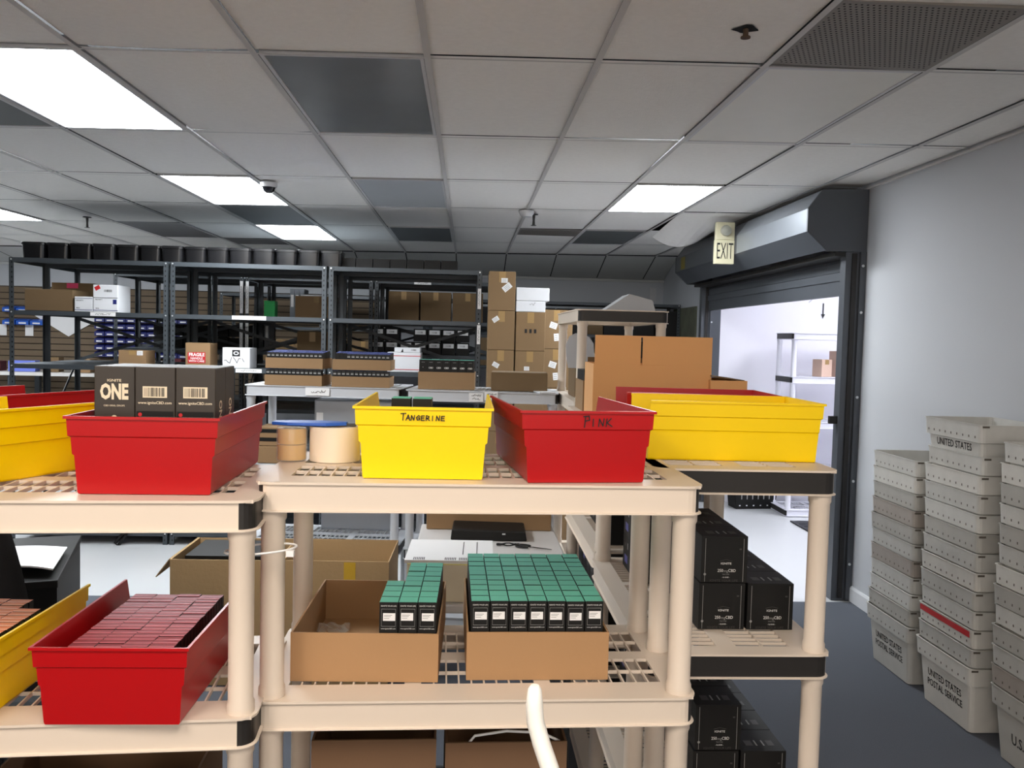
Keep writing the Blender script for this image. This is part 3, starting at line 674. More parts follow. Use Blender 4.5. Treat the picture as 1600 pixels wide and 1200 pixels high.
# ============================================================ MAIL TUBS
def tub_meshes(mt, redstrip=False):
    k = ('tub', mt.name, redstrip)
    if k in MC: return MC[k]
    W, D, H, B = .335, .445, .295, .078      # x, y, height, rim band
    m = MB()
    def ring(i_, z): return [(*p, z) for p in rrect(i_, W-i_, i_, D-i_, .02, 3)]
    lv = [ring(.034, 0), ring(.016, H-B-.001), ring(.004, H-B), ring(0, H-.003), ring(-.003, H-.003), ring(-.003, H), ring(.004, H), ring(.0068, H-B), ring(.019, H-B-.004), ring(.037, .004)]
    N = len(lv[0]); m.v = [v for r in lv for v in r]
    for a in range(len(lv)-1):
        for q in range(N): m.f.append((a*N+q, a*N+(q+1)%N, (a+1)*N+(q+1)%N, (a+1)*N+q)); m.mi.append(m._m(mt))
    m.add(lv[0], [tuple(range(N))], mt); m.add(lv[-1], [tuple(range(N))], mt)
    # vent dimples along the rim band, dark corner clips
    for q in range(9):
        y = .04+q*.045; m.quad((.0018,y,H-B+.018),(.0018,y+.007,H-B+.018),(.0014,y+.007,H-B+.028),(.0014,y,H-B+.028), TRAYD)
    for (x, y) in ((.005,-.0018),): m.box(x, x+.03, y-.002, y, H-.012, H-.004, TRAYD)
    body = m.mesh('tub_body')
    rb = None
    if redstrip: r_ = MB(); r_.quad((-.0008,.02,H-.035),(-.0008,D-.02,H-.035),(-.0025,D-.02,H-.008),(-.0025,.02,H-.008), REDT); rb = r_.mesh('red_strip')
    MC[k] = (body, rb); return MC[k]
def mail_tub(label, loc, rz, mt, red=False, txt=None, grp=None):
    t = thing('mail_tub', label, 'mail tub', loc, rz, grp); b, r_ = tub_meshes(mt, red); inst('tub_body', b, t)
    if r_: inst('red_strip', r_, t)
    if txt:
        # lettering on the aisle side, reading from far to near
        ux = Vector((-.018/.217, 0, 1)).normalized(); D = .445
        for k, (s, z, h) in enumerate(txt):
            x = .034-(z/.217)*.018-.0012
            text(s, h, INK, t, (x, D/2, z), (0,-1,0), ux, bold=.012, sx=.82)
    return t
ys = (4.02, 3.50, 2.93); step = .0836
UT = (('UNITED STATES', .150, .046), ('POSTAL SERVICE', .103, .046))
rg = random.Random(21)
names = ('farthest', 'middle', 'nearest')
for s, n in enumerate((11, 12, 13)):
    grp = 'mail tubs in the %s stack' % names[s]
    for k in range(n):
        lab_ = 'grey plastic mail tub, %s from the floor in the %s wall stack' % (ORD[k+1], names[s])
        red = (s == 1 and k == 2)
        if red: lab_ = 'grey plastic mail tub with a red strip in the middle wall stack'
        txt = UT if k == 0 and s < 2 else ((('U.S. MAIL', .11, .06),) if k == 0 else None)
        mail_tub(lab_, (2.195+rg.uniform(-.004,.004), ys[s]+rg.uniform(-.005,.005), .005+k*(step if s else .0828)), rg.uniform(-.012,.012), TRAY[(k*2+s*3+rg.randrange(2)) % 5], red, txt, grp)
mail_tub('grimy mail tub lettered UNITED STATES crowning the middle wall stack', (2.19, ys[1]+.01, .005+11*step+.137), .015, TRAY[0], False, (('UNITED STATES', .188, .046), ('POSTAL SERVICE', .138, .046)), 'mail tubs in the middle stack')
# ============================================================ STEEL RACKS
BW = 1.19; RT = (2.2, 1.80, 1.39, .80, .10)
def steel_parts(D, tiers, W=BW):
    k = ('steel', D, tiers, W)
    if k in MC: return MC[k]
    H = tiers[0]
    def post(sx, sy):
        m = MB(); a = .036; t_ = .002
        m.box(0, sx*a, 0, sy*t_, 0, H, STEEL) if sx*sy > 0 else m.box(min(0,sx*a), max(0,sx*a), min(0,sy*t_), max(0,sy*t_), 0, H, STEEL)
        m.box(min(0,sx*t_), max(0,sx*t_), min(0,sy*a), max(0,sy*a), 0, H, STEEL)
        z = .03
        while z < H-.02:
            c = sx*a*.6; m.quad((c-.004, -.0006*sy, z), (c+.004, -.0006*sy, z), (c+.004, -.0006*sy, z+.014), (c-.004, -.0006*sy, z+.014), HOLE)
            c = sy*a*.6; m.quad((-.0006*sx, c-.004, z), (-.0006*sx, c+.004, z), (-.0006*sx, c+.004, z+.014), (-.0006*sx, c-.004, z+.014), HOLE)
            z += .038
        return m.mesh('post')
    sh = MB(); sh.box(.003, W-.003, .003, D-.003, -.004, 0, STEEL); sh.box(.003, W-.003, .0025, .0045, -.034, -.004, STEEL); sh.box(.003, W-.003, D-.0045, D-.0025, -.034, -.004, STEEL)
    sh.box(.0025, .0045, .005, D-.005, -.034, -.004, STEEL); sh.box(W-.0045, W-.0025, .005, D-.005, -.034, -.004, STEEL); shelf = sh.mesh('shelf')
    bo = MB()
    bo.lathe([(0,-.004),(.006,-.004),(.006,0)], (0, -.0012, -.014), BOLT, 8, Matrix.Rotation(-PI/2, 4, 'X'))
    MC[k] = ([(post(1,1),0,0),(post(-1,1),W,0),(post(1,-1),0,D),(post(-1,-1),W,D)], shelf, bo.mesh('bolt')); return MC[k]
def steel_unit(label, x, y, D=.55, tiers=RT, brace=True, W=BW, rz=0.):
    t = thing('steel_shelving_unit', label, 'shelf', (x, y, .001), rz, 'grey steel shelving racks'); posts, sh, bo = steel_parts(D, tiers, W)
    for me, px, py in posts: inst('post', me, t, loc=(px, py, 0))
    for z in tiers: o = inst('shelf', sh, t, loc=(0,0,z)); inst('bolt', bo, o, loc=(.018, 0, 0)); inst('bolt', bo, o, loc=(W-.018, 0, 0))
    if brace:
        for s in (0, 1):
            m = MB(); a = (.02, D-.006-.004*s, tiers[1]-.04 if s == 0 else tiers[2]+.0); b = (W-.02, D-.006-.004*s, tiers[2] if s == 0 else tiers[1]-.04)
            d_ = (Vector(b)-Vector(a)).normalized(); n_ = Vector((-d_.z, 0, d_.x))*.014
            vs = [Vector(a)-n_, Vector(b)-n_, Vector(b)+n_, Vector(a)+n_]; m.add(vs+[v+Vector((0,.002,0)) for v in vs], [(0,1,2,3),(7,6,5,4),(0,4,5,1),(1,5,6,2),(2,6,7,3),(3,7,4,0)], STEEL); m.build('brace', t)
        for xs in (.008, W-.010):
            m = MB(); a = Vector((xs, .03, .85)); b = Vector((xs, D-.03, 1.36)); n_ = Vector((0,-.01,.01)); vs = [a-n_, b-n_, b+n_, a+n_]; m.add(vs+[v+Vector((.002,0,0)) for v in vs], [(0,1,2,3),(7,6,5,4),(0,4,5,1),(1,5,6,2),(2,6,7,3),(3,7,4,0)], STEEL); m.build('brace', t)
    return t
RX = [-3.50, -2.295, -1.09]; RY = 6.72
A = []
for k, x in enumerate(RX):
    A.append(steel_unit('grey steel rack in the front row, %s bay from the left' % ORD[k+1], x, RY, brace=False))
    steel_unit('grey steel rack backing the front row, %s bay from the left' % ORD[k+1], x, RY+.57)
B_ = []
for k, x in enumerate(RX):
    B_.append(steel_unit('grey steel rack of the second row, %s bay from the left' % ORD[k+1], x+.20, 8.15, tiers=(2.2, 1.82, 1.50, .95, .1)))
    steel_unit('grey steel rack backing the second row, %s bay from the left' % ORD[k+1], x+.20, 8.72, tiers=(2.2, 1.82, 1.50, .95, .1), brace=k != 1)
for k, x in enumerate((-2.9, -1.69, -.48, .73)):
    steel_unit('dark grey steel rack of the rearmost row, %s bay from the left' % ORD[k+1], x, 10.15, tiers=(2.13, 1.75, 1.35, .9, .4, .1))
# paper strips on the rack edges and posts
def strip(par, x, z, w_, y=-.0015, seed=1): p = patch('shelf_label', par, WHT, (x, y, z), w_, .03); scribble(w_*.6, .014, INK, p, (x-w_*.3, y-.0012, z-.007), wd=.002, seed=seed)
strip(A[0], .70, 1.785, .19, seed=1); strip(A[1], .60, 1.785, .26, seed=2); strip(A[1], .60, 1.375, .2, seed=3)
for (z, h, sd) in ((1.98, .16, 4), (1.70, .15, 5)):
    p = patch('post_label', A[2], WHT, (BW-.018, -.0022, z), .026, h); scribble(h*.7, .012, INK, p, (BW-.013, -.0034, z-h*.35), (0,0,1), (-1,0,0), wd=.002, seed=sd)
for (u, x) in ((B_[0], BW-.018), (B_[1], .02)):
    for (z, h, sd) in ((2.0, .30, 6), (1.62, .28, 7)):
        p = patch('post_label', u, WHT, (x, -.0022, z), .028, h); scribble(h*.7, .012, INK, p, (x+.005, -.0034, z-h*.35), (0,0,1), (-1,0,0), wd=.002, seed=sd)
strip(B_[2], .45, 2.18, .16, seed=8)
# black tubs on top of the front rack
TUB = mat('black glossy tub plastic', (20, 20, 22), .28, var=.1)
rg = random.Random(5); x = -3.44; k = 0
def rtub(w_, d_, h_):
    key = ('rt', w_, d_, h_)
    if key not in MC:
        m = MB(); lv = [(.008, 0), (.003, h_*.8), (.003, h_*.82), (-.002, h_*.83), (-.002, h_-.004), (.003, h_)]; R_ = [[(*p, z) for p in rrect(i_, w_-i_, i_, d_-i_, min(w_, d_)*.16, 4)] for i_, z in lv]; N = len(R_[0])
        m.v = [v for r in R_ for v in r]
        for a in range(len(lv)-1):
            for q in range(N): m.f.append((a*N+q, a*N+(q+1)%N, (a+1)*N+(q+1)%N, (a+1)*N+q)); m.mi.append(m._m(TUB))
        m.add(R_[0], [tuple(range(N))], TUB); m.add(R_[-1], [tuple(range(N))], TUB); MC[key] = m.mesh('tub_body', True)
    return MC[key]
k = 0
while x < -1.12:
    w_ = (.165, .170, .175)[rg.randrange(3)]
    if not (-2.34 < x < -2.30): 
        o = inst('black_tub', rtub(w_, .20, .125), None, loc=(x, RY+.04+rg.uniform(0,.03), 2.2025)); tag(o, 'black lidded tub on top of the steel racks, %s from the left end' % ORD[k+1], 'tub', 'black tubs on top of the racks'); k += 1
    x += w_+.004
x = -1.03; k = 0
while x < -.1: 
    o = inst('black_carton', MB().box(0, .128, 0, .2, 0, .078, BLK).mesh('carton') if 'bc' not in MC else MC['bc'], None, loc=(x, RY+.12, 2.2025)); MC['bc'] = o.data
    tag(o, 'low black carton on top of the right rack bay, %s from left' % ORD[k+1], 'box', 'low black cartons on top of the racks'); k += 1; x += .134
# boxes on the front rack
zt = 1.802
carton('brown open-topped carton on the second shelf of the left rack bay', (-3.22, RY+.03, zt), 0, .36, .3, .165, CARDD, tape=False)
m = MB(); m.prism([(0,0),(.10,.0),(.08,.004),(-.02,.004)], 'y', 0, .3, mat('pale flap', (176,158,104), .8)); m.build('open_flap', bpy.data.objects['cardboard_box.%03d' % 0] if False else None)
bpy.data.objects.remove(bpy.data.objects['open_flap'])
o = carton('brown carton with a pink label, behind the open-topped one', (-3.19, RY+.36, zt), 0, .33, .17, .235, CARDD, tape=False); patch('pink_label', o, mat('pink label', (226, 70, 116), .6), (.0, -.001, .212), .09, .04)
PO = mat('postal white card', (226, 228, 232), .6)
o = carton('low white postal carton beside the brown open-topped one', (-2.955, RY+.02, zt), 0, .135, .25, .115, PO, tape=False)
m = MB(); m.box(-.067,.067,-.001,0,.012,.016,NAVY); m.box(-.067,.067,-.001,0,.100,.103,NAVY); m.build('printed_line', o); text('PRIORITY', .013, INK, o, (-.028,-.0012,.085), bold=.01); text('MAIL', .012, INK, o, (-.04,-.0012,.028), bold=.02)
o = carton('tall white postal carton with a red mark, at the right of the pair', (-2.79, RY+.02, zt), 0, .185, .25, .21, PO, tape=False)
m = MB(); m.box(-.092,.092,-.001,0,.012,.016,NAVY); m.box(-.092,.092,-.001,0,.108,.112,INK); m.build('printed_line', o); patch('red_mark', o, REDT, (-.06,-.0006,.185), .04, .03, rot=.5); text('PRIORITY', .013, INK, o, (-.05,-.0012,.095), bold=.01); patch('blue_badge', o, NAVY, (.07,-.0006,.08), .028, .035); bars(14, .06, .018, o, (-.01,-.0012,.155)); text('MAIL', .012, INK, o, (-.06,-.0012,.028), bold=.02)
zt = 1.392
carton('small brown carton on the third shelf of the left rack bay', (-2.60, RY+.05, zt), 0, .21, .2, .12, CARD, labels=((.28, .84, .045, .035, 0.),))
o = carton('brown carton with a red FRAGILE label', (-2.10, RY+.05, zt), .0, .19, .2, .19, CARD, tape=False)
p = patch('fragile_label', o, REDT, (-.008, -.0006, .075), .135, .085, rot=.02); text('FRAGILE', .034, WHT, o, (-.008, -.0018, .098), bold=.03, sx=.95, name='lettering'); text('HANDLE', .024, WHT, o, (-.008, -.0018, .070), bold=.02); text('WITH CARE', .022, WHT, o, (-.008, -.0018, .048), bold=.02)
m = MB(); m.box(-.08,.08,.0,.08,.191,.193,CARDD); m.build('top_flap', o)
o = carton('white carton with a round black emblem and marker scrawl', (-1.80, RY+.03, zt), 0, .21, .22, .16, PO, tape=False)
patch('emblem', o, INK, (.0, -.0006, .118), .06, .05); m = MB(); m.lathe([(.010,0),(.018,0)], (0,-.0016,.118), PO, 18, Matrix.Rotation(PI/2, 4, 'X') @ Matrix.Diagonal((1.2,.8,1,1))); m.build('emblem_ring', o); scribble(.16, .05, INK, o, (-.09,-.0008,.04), wd=.004, seed=9)
carton('plain dark brown carton on the third shelf of the middle rack bay', (-1.32, RY+.62, zt), 0, .26, .3, .30, CARDD)
o = carton('white postal box with a red stripe, behind the cardboard trays', (-.50, RY+.03, zt), 0, .26, .25, .155, PO, tape=False)
m = MB(); m.box(-.13,.13,-.001,0,.125,.130,REDT); m.box(-.13,.13,-.001,0,.018,.023,REDT); m.build('printed_line', o)
o = carton('flat white printed box lying on the red-striped postal box', (-.475, RY+.03, zt+.157), 0, .20, .2, .035, PO, tape=False); m = MB(); m.prism([(-.05,.0),(-.03,.0),(-.035,.028)], 'y', -.001, 0, INK); m.build('printed_mark', o); bars(10, .04, .012, o, (.03,-.0006,.012))
carton('worn brown carton on the low shelf of the middle rack bay', (-2.45, RY+.1, .102), 0, .3, .3, .16, CARD)
carton('small brown carton on the low shelf of the left rack bay', (-3.0, RY+.08, .102), 0, .26, .3, .13, CARD)
carton('grey printed box on the low shelf of the left rack bay', (-3.3, RY+.06, .102), 0, .24, .3, .17, mat('grey card', (150,150,152), .7), tape=False)
# second row rack: dark cartons and label-fronted boxes
rg = random.Random(12)
for c in range(3):
    for l in range(1):
        carton('big dim brown carton in the second rack row, %s column' % ORD[c+1], (-.63+c*.31, 8.35, 1.822), 0, .295, .33, .285, CARDD, group='big dim cartons in the second rack row')
for c in range(7):
    for l in range(2):
        if l == 1 and c in (2,): continue
        o = carton('black box with white front label, %s rack row, %s from left, %s layer' % ('second', ORD[c+1], ('lower','upper')[l]), (-.86+c*.135, 8.19, 1.502+l*.125), 0, .128, .3, .12, BLK, tape=False, group='label-fronted black boxes in the second rack row')
        patch('front_label', o, WHT, (0, -.0006, .088), .10, .042); bars(8, .05, .018, o, (-.025,-.0018,.078), m=GREYP)
carton('torn brown carton in the second rack row, middle bay', (-1.45, 8.25, 1.822), 0, .40, .35, .21, CARD)
carton('flat white board edge-on carton above the torn brown one', (-1.42, 8.25, 2.034), 0, .36, .3, .012, PO, tape=False)
o = tag(MB().box(0,.10,0,.12,0,.155,GREEN).build('green_folder', loc=(-1.93, 8.2, 1.822)), 'bright green folder standing in the second rack row', 'folder')
for c in range(6):
    m = MB(); m.box(0,.045,0,.24,0,.30,mat('grey binder', (128,134,142), .5)); o = m.build('ring_binder', loc=(-1.80+c*.048 if c < 3 else -2.35+c*.06, 8.72+.02, 1.822 if c < 3 else 1.502)); tag(o, 'grey ring binder in the second rack row, %s of a group of six' % ORD[c+1], 'binder', 'grey ring binders'); patch('spine_label', o, WHT, (.0225, -.0006, .18), .026, .12)
for c in range(5):
    carton('dim brown carton on the rearmost rack, %s from the left' % ORD[c+1], (-2.5+c*.42, 10.2, 1.352), 0, .36, .35, .25, CARDD)
steel_unit('narrow dark grey steel rack in the far right corner', 1.935, 10.15, tiers=(2.13, 1.75, 1.35, .9, .4, .1), W=.6)
for c, cx_ in enumerate((.26, .55, .90, 1.19, 1.48, 1.76, 2.10, 2.39)):
    for l in range(2):
        carton('black carton on the rearmost dark rack, %s shelf, %s from the left' % (('lower','upper')[l], ORD[c+1]), (cx_, 10.2, (1.352, 1.752)[l]), 0, .27, .35, (.33, .30)[l], BLK if (c+l) % 5 else CARDD, tape=False, group='black cartons on the rearmost rack')
for c in range(7):
    for l in range(2):
        o = carton('black box behind the front racks, %s column, %s layer' % (ORD[c+1], ('lower','upper')[l]), (-3.10+c*.15, 8.80, 1.502+l*.12), 0, .14, .3, .112, BLK, tape=False, group='black boxes in the left second-row bay'); 
# ============================================================ STACK OF SHIPPING CARTONS at the end of the racks
SH = mat('shipping cardboard', (132, 106, 74), .85, var=.06, scale=4, bump=.12)
z = .001; hs = [.323]*4+[.296]*3
for k, h in enumerate(hs):
    L = {4: ((-.18,.62,.05,.035,-.5),(.3,.2,.0001,.0001,0)), 5: ((-.22,.78,.05,.035,.6),), 6: ((.08,.77,.048,.035,0.),(.18,.6,.07,.045,.7))}.get(k, ((.2,.5,.05,.04,.4),))
    carton('brown shipping carton in the left stack past the racks, %s from floor' % ORD[k+1], (.249, 6.45, z), 0, .20, .3, h-.0015, SH, labels=[l for l in L if l[2] > .001], group='stacked shipping cartons'); z += h
z = .001; hs = [.3225]*4+[.295]*2
for k, h in enumerate(hs):
    o = carton('brown shipping carton in the right stack past the racks, %s from floor' % ORD[k+1], (.470, 6.45, z), 0, .222, .3, h-.0015, SH, labels=((-.1,.55,.04,.03,0.),) if k == 4 else (), group='stacked shipping cartons'); 
    if k == 5:
        for q, x in enumerate((-.035, 0, .035)): patch('handling_mark', o, INK, (x, -.0006, .15), .018, .03)
    z += h
o = carton('upper of two white cartons on the right stack', (.482, 6.45, z+.083), 0, .25, .3, .098, PO, tape=False); o = carton('lower of two white cartons on the right stack', (.468, 6.45, z), 0, .222, .29, .081, PO, tape=False); scribble(.04,.02,GREYP,o,(-.01,-.0008,.05),seed=3)
z = .001
for k in range(6):
    carton('brown carton in the rearmost leftover stack, %s from floor' % ORD[k+1], (.72, 6.95, z), 0, .26, .3, .318, SH, labels=((-.1,.6,.06,.05,-.3),(.0,.3,.04,.06,.1)), group='stacked shipping cartons'); z += .32
# ============================================================ ITEMS ON THE GREY-WHITE UNITS
sw = .0246
def mini(label, p, rz, h, top, grp, front=True, w_=sw, d_=.045, name='slim_product_box'):
    k = ('mini', w_, d_, h, top.name, front)
    if k not in MC:
        m = MB(); m.box(-w_/2+.0005, w_/2-.0005, .0005, d_-.0005, 0, h, BLK, top=top)
        if front: m.box(-w_*.32, w_*.32, .0001, .0005, h-.022, h-.014, GREYP); m.box(-w_*.32, w_*.32, .0001, .0005, h-.010, h-.007, DIMP)
        MC[k] = m.mesh('carton')
    o = inst(name, MC[k], None, loc=p, rz=rz); tag(o, label, 'box', grp); return o
def stacked(xc, yc, rz, side):
    R = Matrix.Rotation(rz, 4, 'Z')
    for lv, (zb, rows) in enumerate(((1.3735, 1), (1.4725, 4))):
        lvn = ('lower', 'upper')[lv]
        dx = .004 if lv else 0
        open_tray('%s of the two stacked trays of blue-topped boxes, %s pair' % (lvn, side), (xc+dx, yc, zb), rz, .334, .22, .060, CARD)
        for r in range(rows):
            for c in range(13):
                if side == 'right' and lv == 1 and r == 0 and c in (0, 1, 2): continue
                p = R @ Vector((-.150+c*(sw+.0004), .006+r*.048, 0)); 
                mini('blue-topped slim box, %s tray of %s pair, %s row, %s across' % (lvn, side, ORD[r+1], ORD[c+1]), (xc+dx+p.x, yc+p.y, zb+.0045), rz, .088+.003*r, BLUEC, 'blue-topped boxes in the stacked trays', r == 0)
        if rows == 1:
            m = MB(); 
stacked(-1.005, 4.99, -.09, 'left'); stacked(-.615, 4.965, -.03, 'right')
o = MB().box(-.018,.018,0,.04,0,.05,BLK).build('blue_label_box', loc=(-.735, 4.975, 1.478)); o.data.materials.append(BLUEC); tag(o, 'black box with a blue front label at the left of the right upper tray', 'box'); patch('blue_label', o, BLUEC, (0, -.0006, .066-.03), .03, .022)
open_tray('cardboard tray of seven black boxes on the second grey-white unit', (-.12, 4.93, 1.3735), -.04, .325, .2, .10, CARD)
for r in range(2):
    for c in range(7):
        p = Matrix.Rotation(-.04, 4, 'Z') @ Vector((-.136+c*.0452, .008+r*.05, 0))
        o = mini('black box with teal lid and CBD lettering, %s row, %s across, seven-box tray' % (ORD[r+1], ORD[c+1]), (-.12+p.x, 4.93+p.y, 1.378), -.04, .165, TEAL, 'boxes in the seven-box tray', False, .0448, .048)
        if r == 0: text('CBD' if c else '*', .013, PRINT, o, (0, -.0004, .118), bold=.02); text('IGNITE', .006, GREYP, o, (0, -.0004, .150), bold=.01)
o = carton('closed brown carton with lifted rim on the second grey-white unit', (.30, 4.90, 1.3735), -.06, .325, .22, .108, CARDD, tape=False)
o = tag(MB().box(0,.09,0,.14,0,.006,PO).build('paper_sheet', loc=(.41, 4.76, 1.3735), rz=.2), 'few white papers at the right end of the second grey-white unit', 'paper')
# handwritten cards on the front lips
p = patch('handwritten_card', SE, WHT, (.43, -.008, 1.372-.03), .14, .045); scribble(.08, .016, INK, p, (.395, -.0095, 1.335), wd=.0025, seed=31)
p = patch('handwritten_card', SF, WHT, (.40, -.008, 1.372-.032), .08, .05); scribble(.05, .012, INK, p, (.375, -.0095, 1.345), wd=.002, seed=32); scribble(.04, .012, INK, p, (.38, -.0095, 1.325), wd=.002, seed=34)
p = patch('handwritten_card', SF, WHT, (.485, -.008, 1.372-.022), .075, .05); scribble(.05, .012, INK, p, (.462, -.0095, 1.352), wd=.002, seed=33)
for k, (z, h, x, yb) in enumerate(((.9165, .372, -.67, 5.09), (.4595, .37, -.66, 5.31))):
    t = thing('metal_bin', 'silver grey metal box on the %s shelf of the left grey-white unit' % ('third', 'lower')[k], 'metal box', (x, yb, z), -.09); m = MB(); m.box(-.235,.235,0,.11 if k else .28,0,h,SILV); m.build('body', t, bevel=.01)
    patch('label', t, WHT, (-.2, -.0006, h*.72), .04, .05)
carton('small brown box stack on the third shelf of the left grey-white unit', (-1.13, 5.0, .9165), -.05, .16, .2, .10, CARD, tape=False); o = carton('upper small brown box with black windows, left grey-white unit', (-1.13, 5.0, 1.018), -.05, .16, .2, .11, CARD, tape=False)
for z in (.35, .8): patch('dark_window', o, BLK, (0, -.0006, .11*z), .15, .022)
# ---- the tall unit: cartons, paper face
carton('brown carton on the tall unit, left of its near post', (.655, 4.45, 1.3735), 0, .18, .3, .155, CARDD, tape=False)
carton('brown carton on the tall unit, right of its near post', (.85, 4.42, 1.3735), 0, .18, .3, .15, CARDD, tape=False)
o = MB(); pts = [(-.065,-.01),(-.075,.05),(-.08,.11),(-.062,.155),(-.03,.172),(.01,.170),(.045,.152),(.066,.12),(.07,.075),(.078,.055),(.072,.03),(.058,.02),(.058,-.01)]
o.prism([(x, z+.01) for x, z in pts], 'y', 0, .004, mat('pale paper cutout', (188,190,194), .8)); o = o.build('paper_cutout', loc=(.590, 4.44, 1.5305)); tag(o, 'pale head-shaped cutout standing behind the post of the tall unit', 'cutout')
open_tray('cardboard tray with black boxes beneath the tan carton side', (.56, 3.62, 1.3735), 0, .13, .25, .13, CARD)
for c in range(5): mini('thin black bottle box at the side of the tan carton, %s from front' % ORD[c+1], (.52, 3.635+c*.045, 1.378), 0, .17, BLK, 'thin black boxes by the tan carton', False, .04, .043)
m = MB(); m.prism([(-.15,0),(.12,0),(.10,.06),(-.02,.09)], 'y', 0, .2, CARD); o = tag(m.build('white_wrapper', loc=(.85, 4.4, 1.832)), 'folded pale wrapper on top of the tall unit', 'wrapper'); o.data.materials[0] = mat('pale wrapper', (170,172,176), .6)
# ============================================================ TABLE AND ITS THINGS
t = thing('folding_table', 'pale folding table behind the middle shelving, holding papers and scissors', 'table', (.115, 3.56, .004))
m = MB(); m.box(-.325, .325, -.64, .64, .712, .746, DESKM); m.build('tabletop', t, bevel=.008)
for x in (-.27, .27):
    for y in (-.55, .55): m = MB(); m.tube([(x,y,0),(x,y,.711)], .014, STEEL, 12); m.build('leg', t, True)
m = MB(); m.tube([(-.27,-.55,.12),(.27,-.55,.12)], .009, STEEL, 8); m.build('stretcher', t, True)
carton('long brown carton at the far end of the pale table', (.12, 4.07, .7515), -.02, .60, .12, .25, CARD)
t = thing('black_case', 'flat black case lying on the pale table', 'case', (.115, 3.85, .7515), -.03)
m = MB(); m.prism([(-.175,0),(.175,0),(.165,.045),(-.17,.05)], 'y', 0, .20, BLK); m.build('case_body', t, bevel=.006); m = MB(); m.box(.06,.075,-.004,.004,.03,.036,BOLT); m.build('clasp', t)
t = thing('scissors', 'black-handled scissors lying on the pale table', 'scissors', (.31, 3.72, .7525), -.45)
for s in (-1, 1):
    m = MB(); m.tube([(-.03+.028*math.cos(a)-.02, s*.016+.013*math.sin(a), .004) for a in [2*PI*k/16 for k in range(17)]], .0035, BLK, 6); m.build('handle', t, True)
    m = MB(); m.prism([(-.02, s*.006),(.01, s*.001),(.085, -s*.002),(.01, -s*.007)], 'z', .002+.0016*(s+1), .0034+.0016*(s+1), DK); m.build('blade', t)
t = thing('cable_coil', 'small tangle of black cable beside the scissors', 'cable', (.20, 3.77, .7525)); m = MB(); m.tube([(.045*math.cos(a)*(1+.2*math.sin(2.3*a)), .018*math.sin(a), .004+.002*math.sin(5*a)) for a in [k*.35 for k in range(60)]], .0026, BLK, 6); m.build('cable', t, True)
t = thing('paper_stack', 'thick stack of label sheets on the near end of the pale table', 'paper stack', (-.045, 2.945, .7515), -.02)
m = MB(); m.box(-.15,.15,0,.30,0,.130,mat('cream paper block', (232,222,196), .7)); m.build('paper_block', t); m = MB(); m.box(-.15,.15,0,.30,.1302,.1335,mat('yellow sheet', (236,228,150), .7)); m.build('yellow_sheets', t)
m = MB(); m.box(-.16,.15,.004,.31,.1338,.145,WHT); sh_ = m.build('label_sheets', t); 
m = MB()
for x in (-.13,-.02,.03): 
    for q in range(7): m.box(x+q*.006, x+q*.006+.003, .012, .045, .1452, .1455, INK)
for x in (.04,.09): m.box(x, x+.003, .09, .28, .1452, .1455, INK)
m.build('label_print', sh_)
CARDF = mat('worn tan cardboard', (178, 148, 106), .88, var=.08, scale=4, bump=.3)
# ============================================================ BIG FLOOR CARTONS
def open_carton(label, loc, rz, W, D, H, mt=CARDF, flaps=True, cat='cardboard box', ft=.11):
    t = thing('open_cardboard_box', label, cat, loc, rz); m = MB(); e = .005
    m.box(-W/2, W/2, 0, e, 0, H, mt); m.box(-W/2, W/2, D-e, D, 0, H, mt); m.box(-W/2, -W/2+e, e, D-e, 0, H, mt); m.box(W/2-e, W/2, e, D-e, 0, H, mt); m.box(-W/2+e, W/2-e, e, D-e, 0, e, mt); m.build('box_body', t)
    if flaps:
        for s in (-1, 1):
            m = MB(); x0 = s*W/2; vs = [(x0, .004, H), (x0+s*ft*.6, .01, H-ft*.8), (x0+s*ft*.6, D-.01, H-ft*.8), (x0, D-.004, H)]; m.add(vs+[(v[0]+s*.004, v[1], v[2]+.003) for v in vs], [(0,1,2,3),(7,6,5,4),(0,4,5,1),(1,5,6,2),(2,6,7,3),(3,7,4,0)], mt); m.build('flap', t)
    return t
c1 = open_carton('big worn carton on the floor at left, filled with black goods', (-1.12, 4.02, .005), .0, .50, .44, .60)
m = MB(); m.box(-.2,.2,.06,.38,0,.13,BLK); o = tag(m.build('black_parcel', loc=(-1.12, 4.02, .47)), 'black parcel poking out of the big worn carton', 'parcel')
o.location.z = .478
c2 = open_carton('big open carton with yellow tape on the floor behind the middle shelving', (-.60, 4.02, .005), -.02, .50, .44, .60, flaps=False); patch('yellow_tape', c2, YTAPE, (.065, -.0006, .38), .055, .43)
m = MB(); m.box(.245,.2505,.0,.44,.52,.6,CARDD); 
t = thing('crumpled_film', 'crumpled clear plastic film by the rear post of the middle shelf', 'plastic film', (-.335, 2.14, T2+.001)); rg = random.Random(2)
m = MB(); n = 8; vs = [(-.05+.1*a/n, -.03+.06*b/n, .004+rg.uniform(0,.022)) for a in range(n+1) for b in range(n+1)]; m.add(vs, [(a*(n+1)+b, (a+1)*(n+1)+b, (a+1)*(n+1)+b+1, a*(n+1)+b+1) for a in range(n) for b in range(n)], CLEAR); m.build('film', t, True)
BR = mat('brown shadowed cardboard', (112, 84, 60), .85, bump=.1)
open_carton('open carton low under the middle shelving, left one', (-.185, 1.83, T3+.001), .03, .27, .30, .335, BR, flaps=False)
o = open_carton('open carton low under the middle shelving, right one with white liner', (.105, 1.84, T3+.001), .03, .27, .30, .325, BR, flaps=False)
m = MB(); m.tube([(-.10,.01,.30),(-.07,.012,.335),(.0,.012,.345),(.08,.012,.34),(.12,.012,.32)], .003, WHT, 6); m.build('liner_edge', o, True)
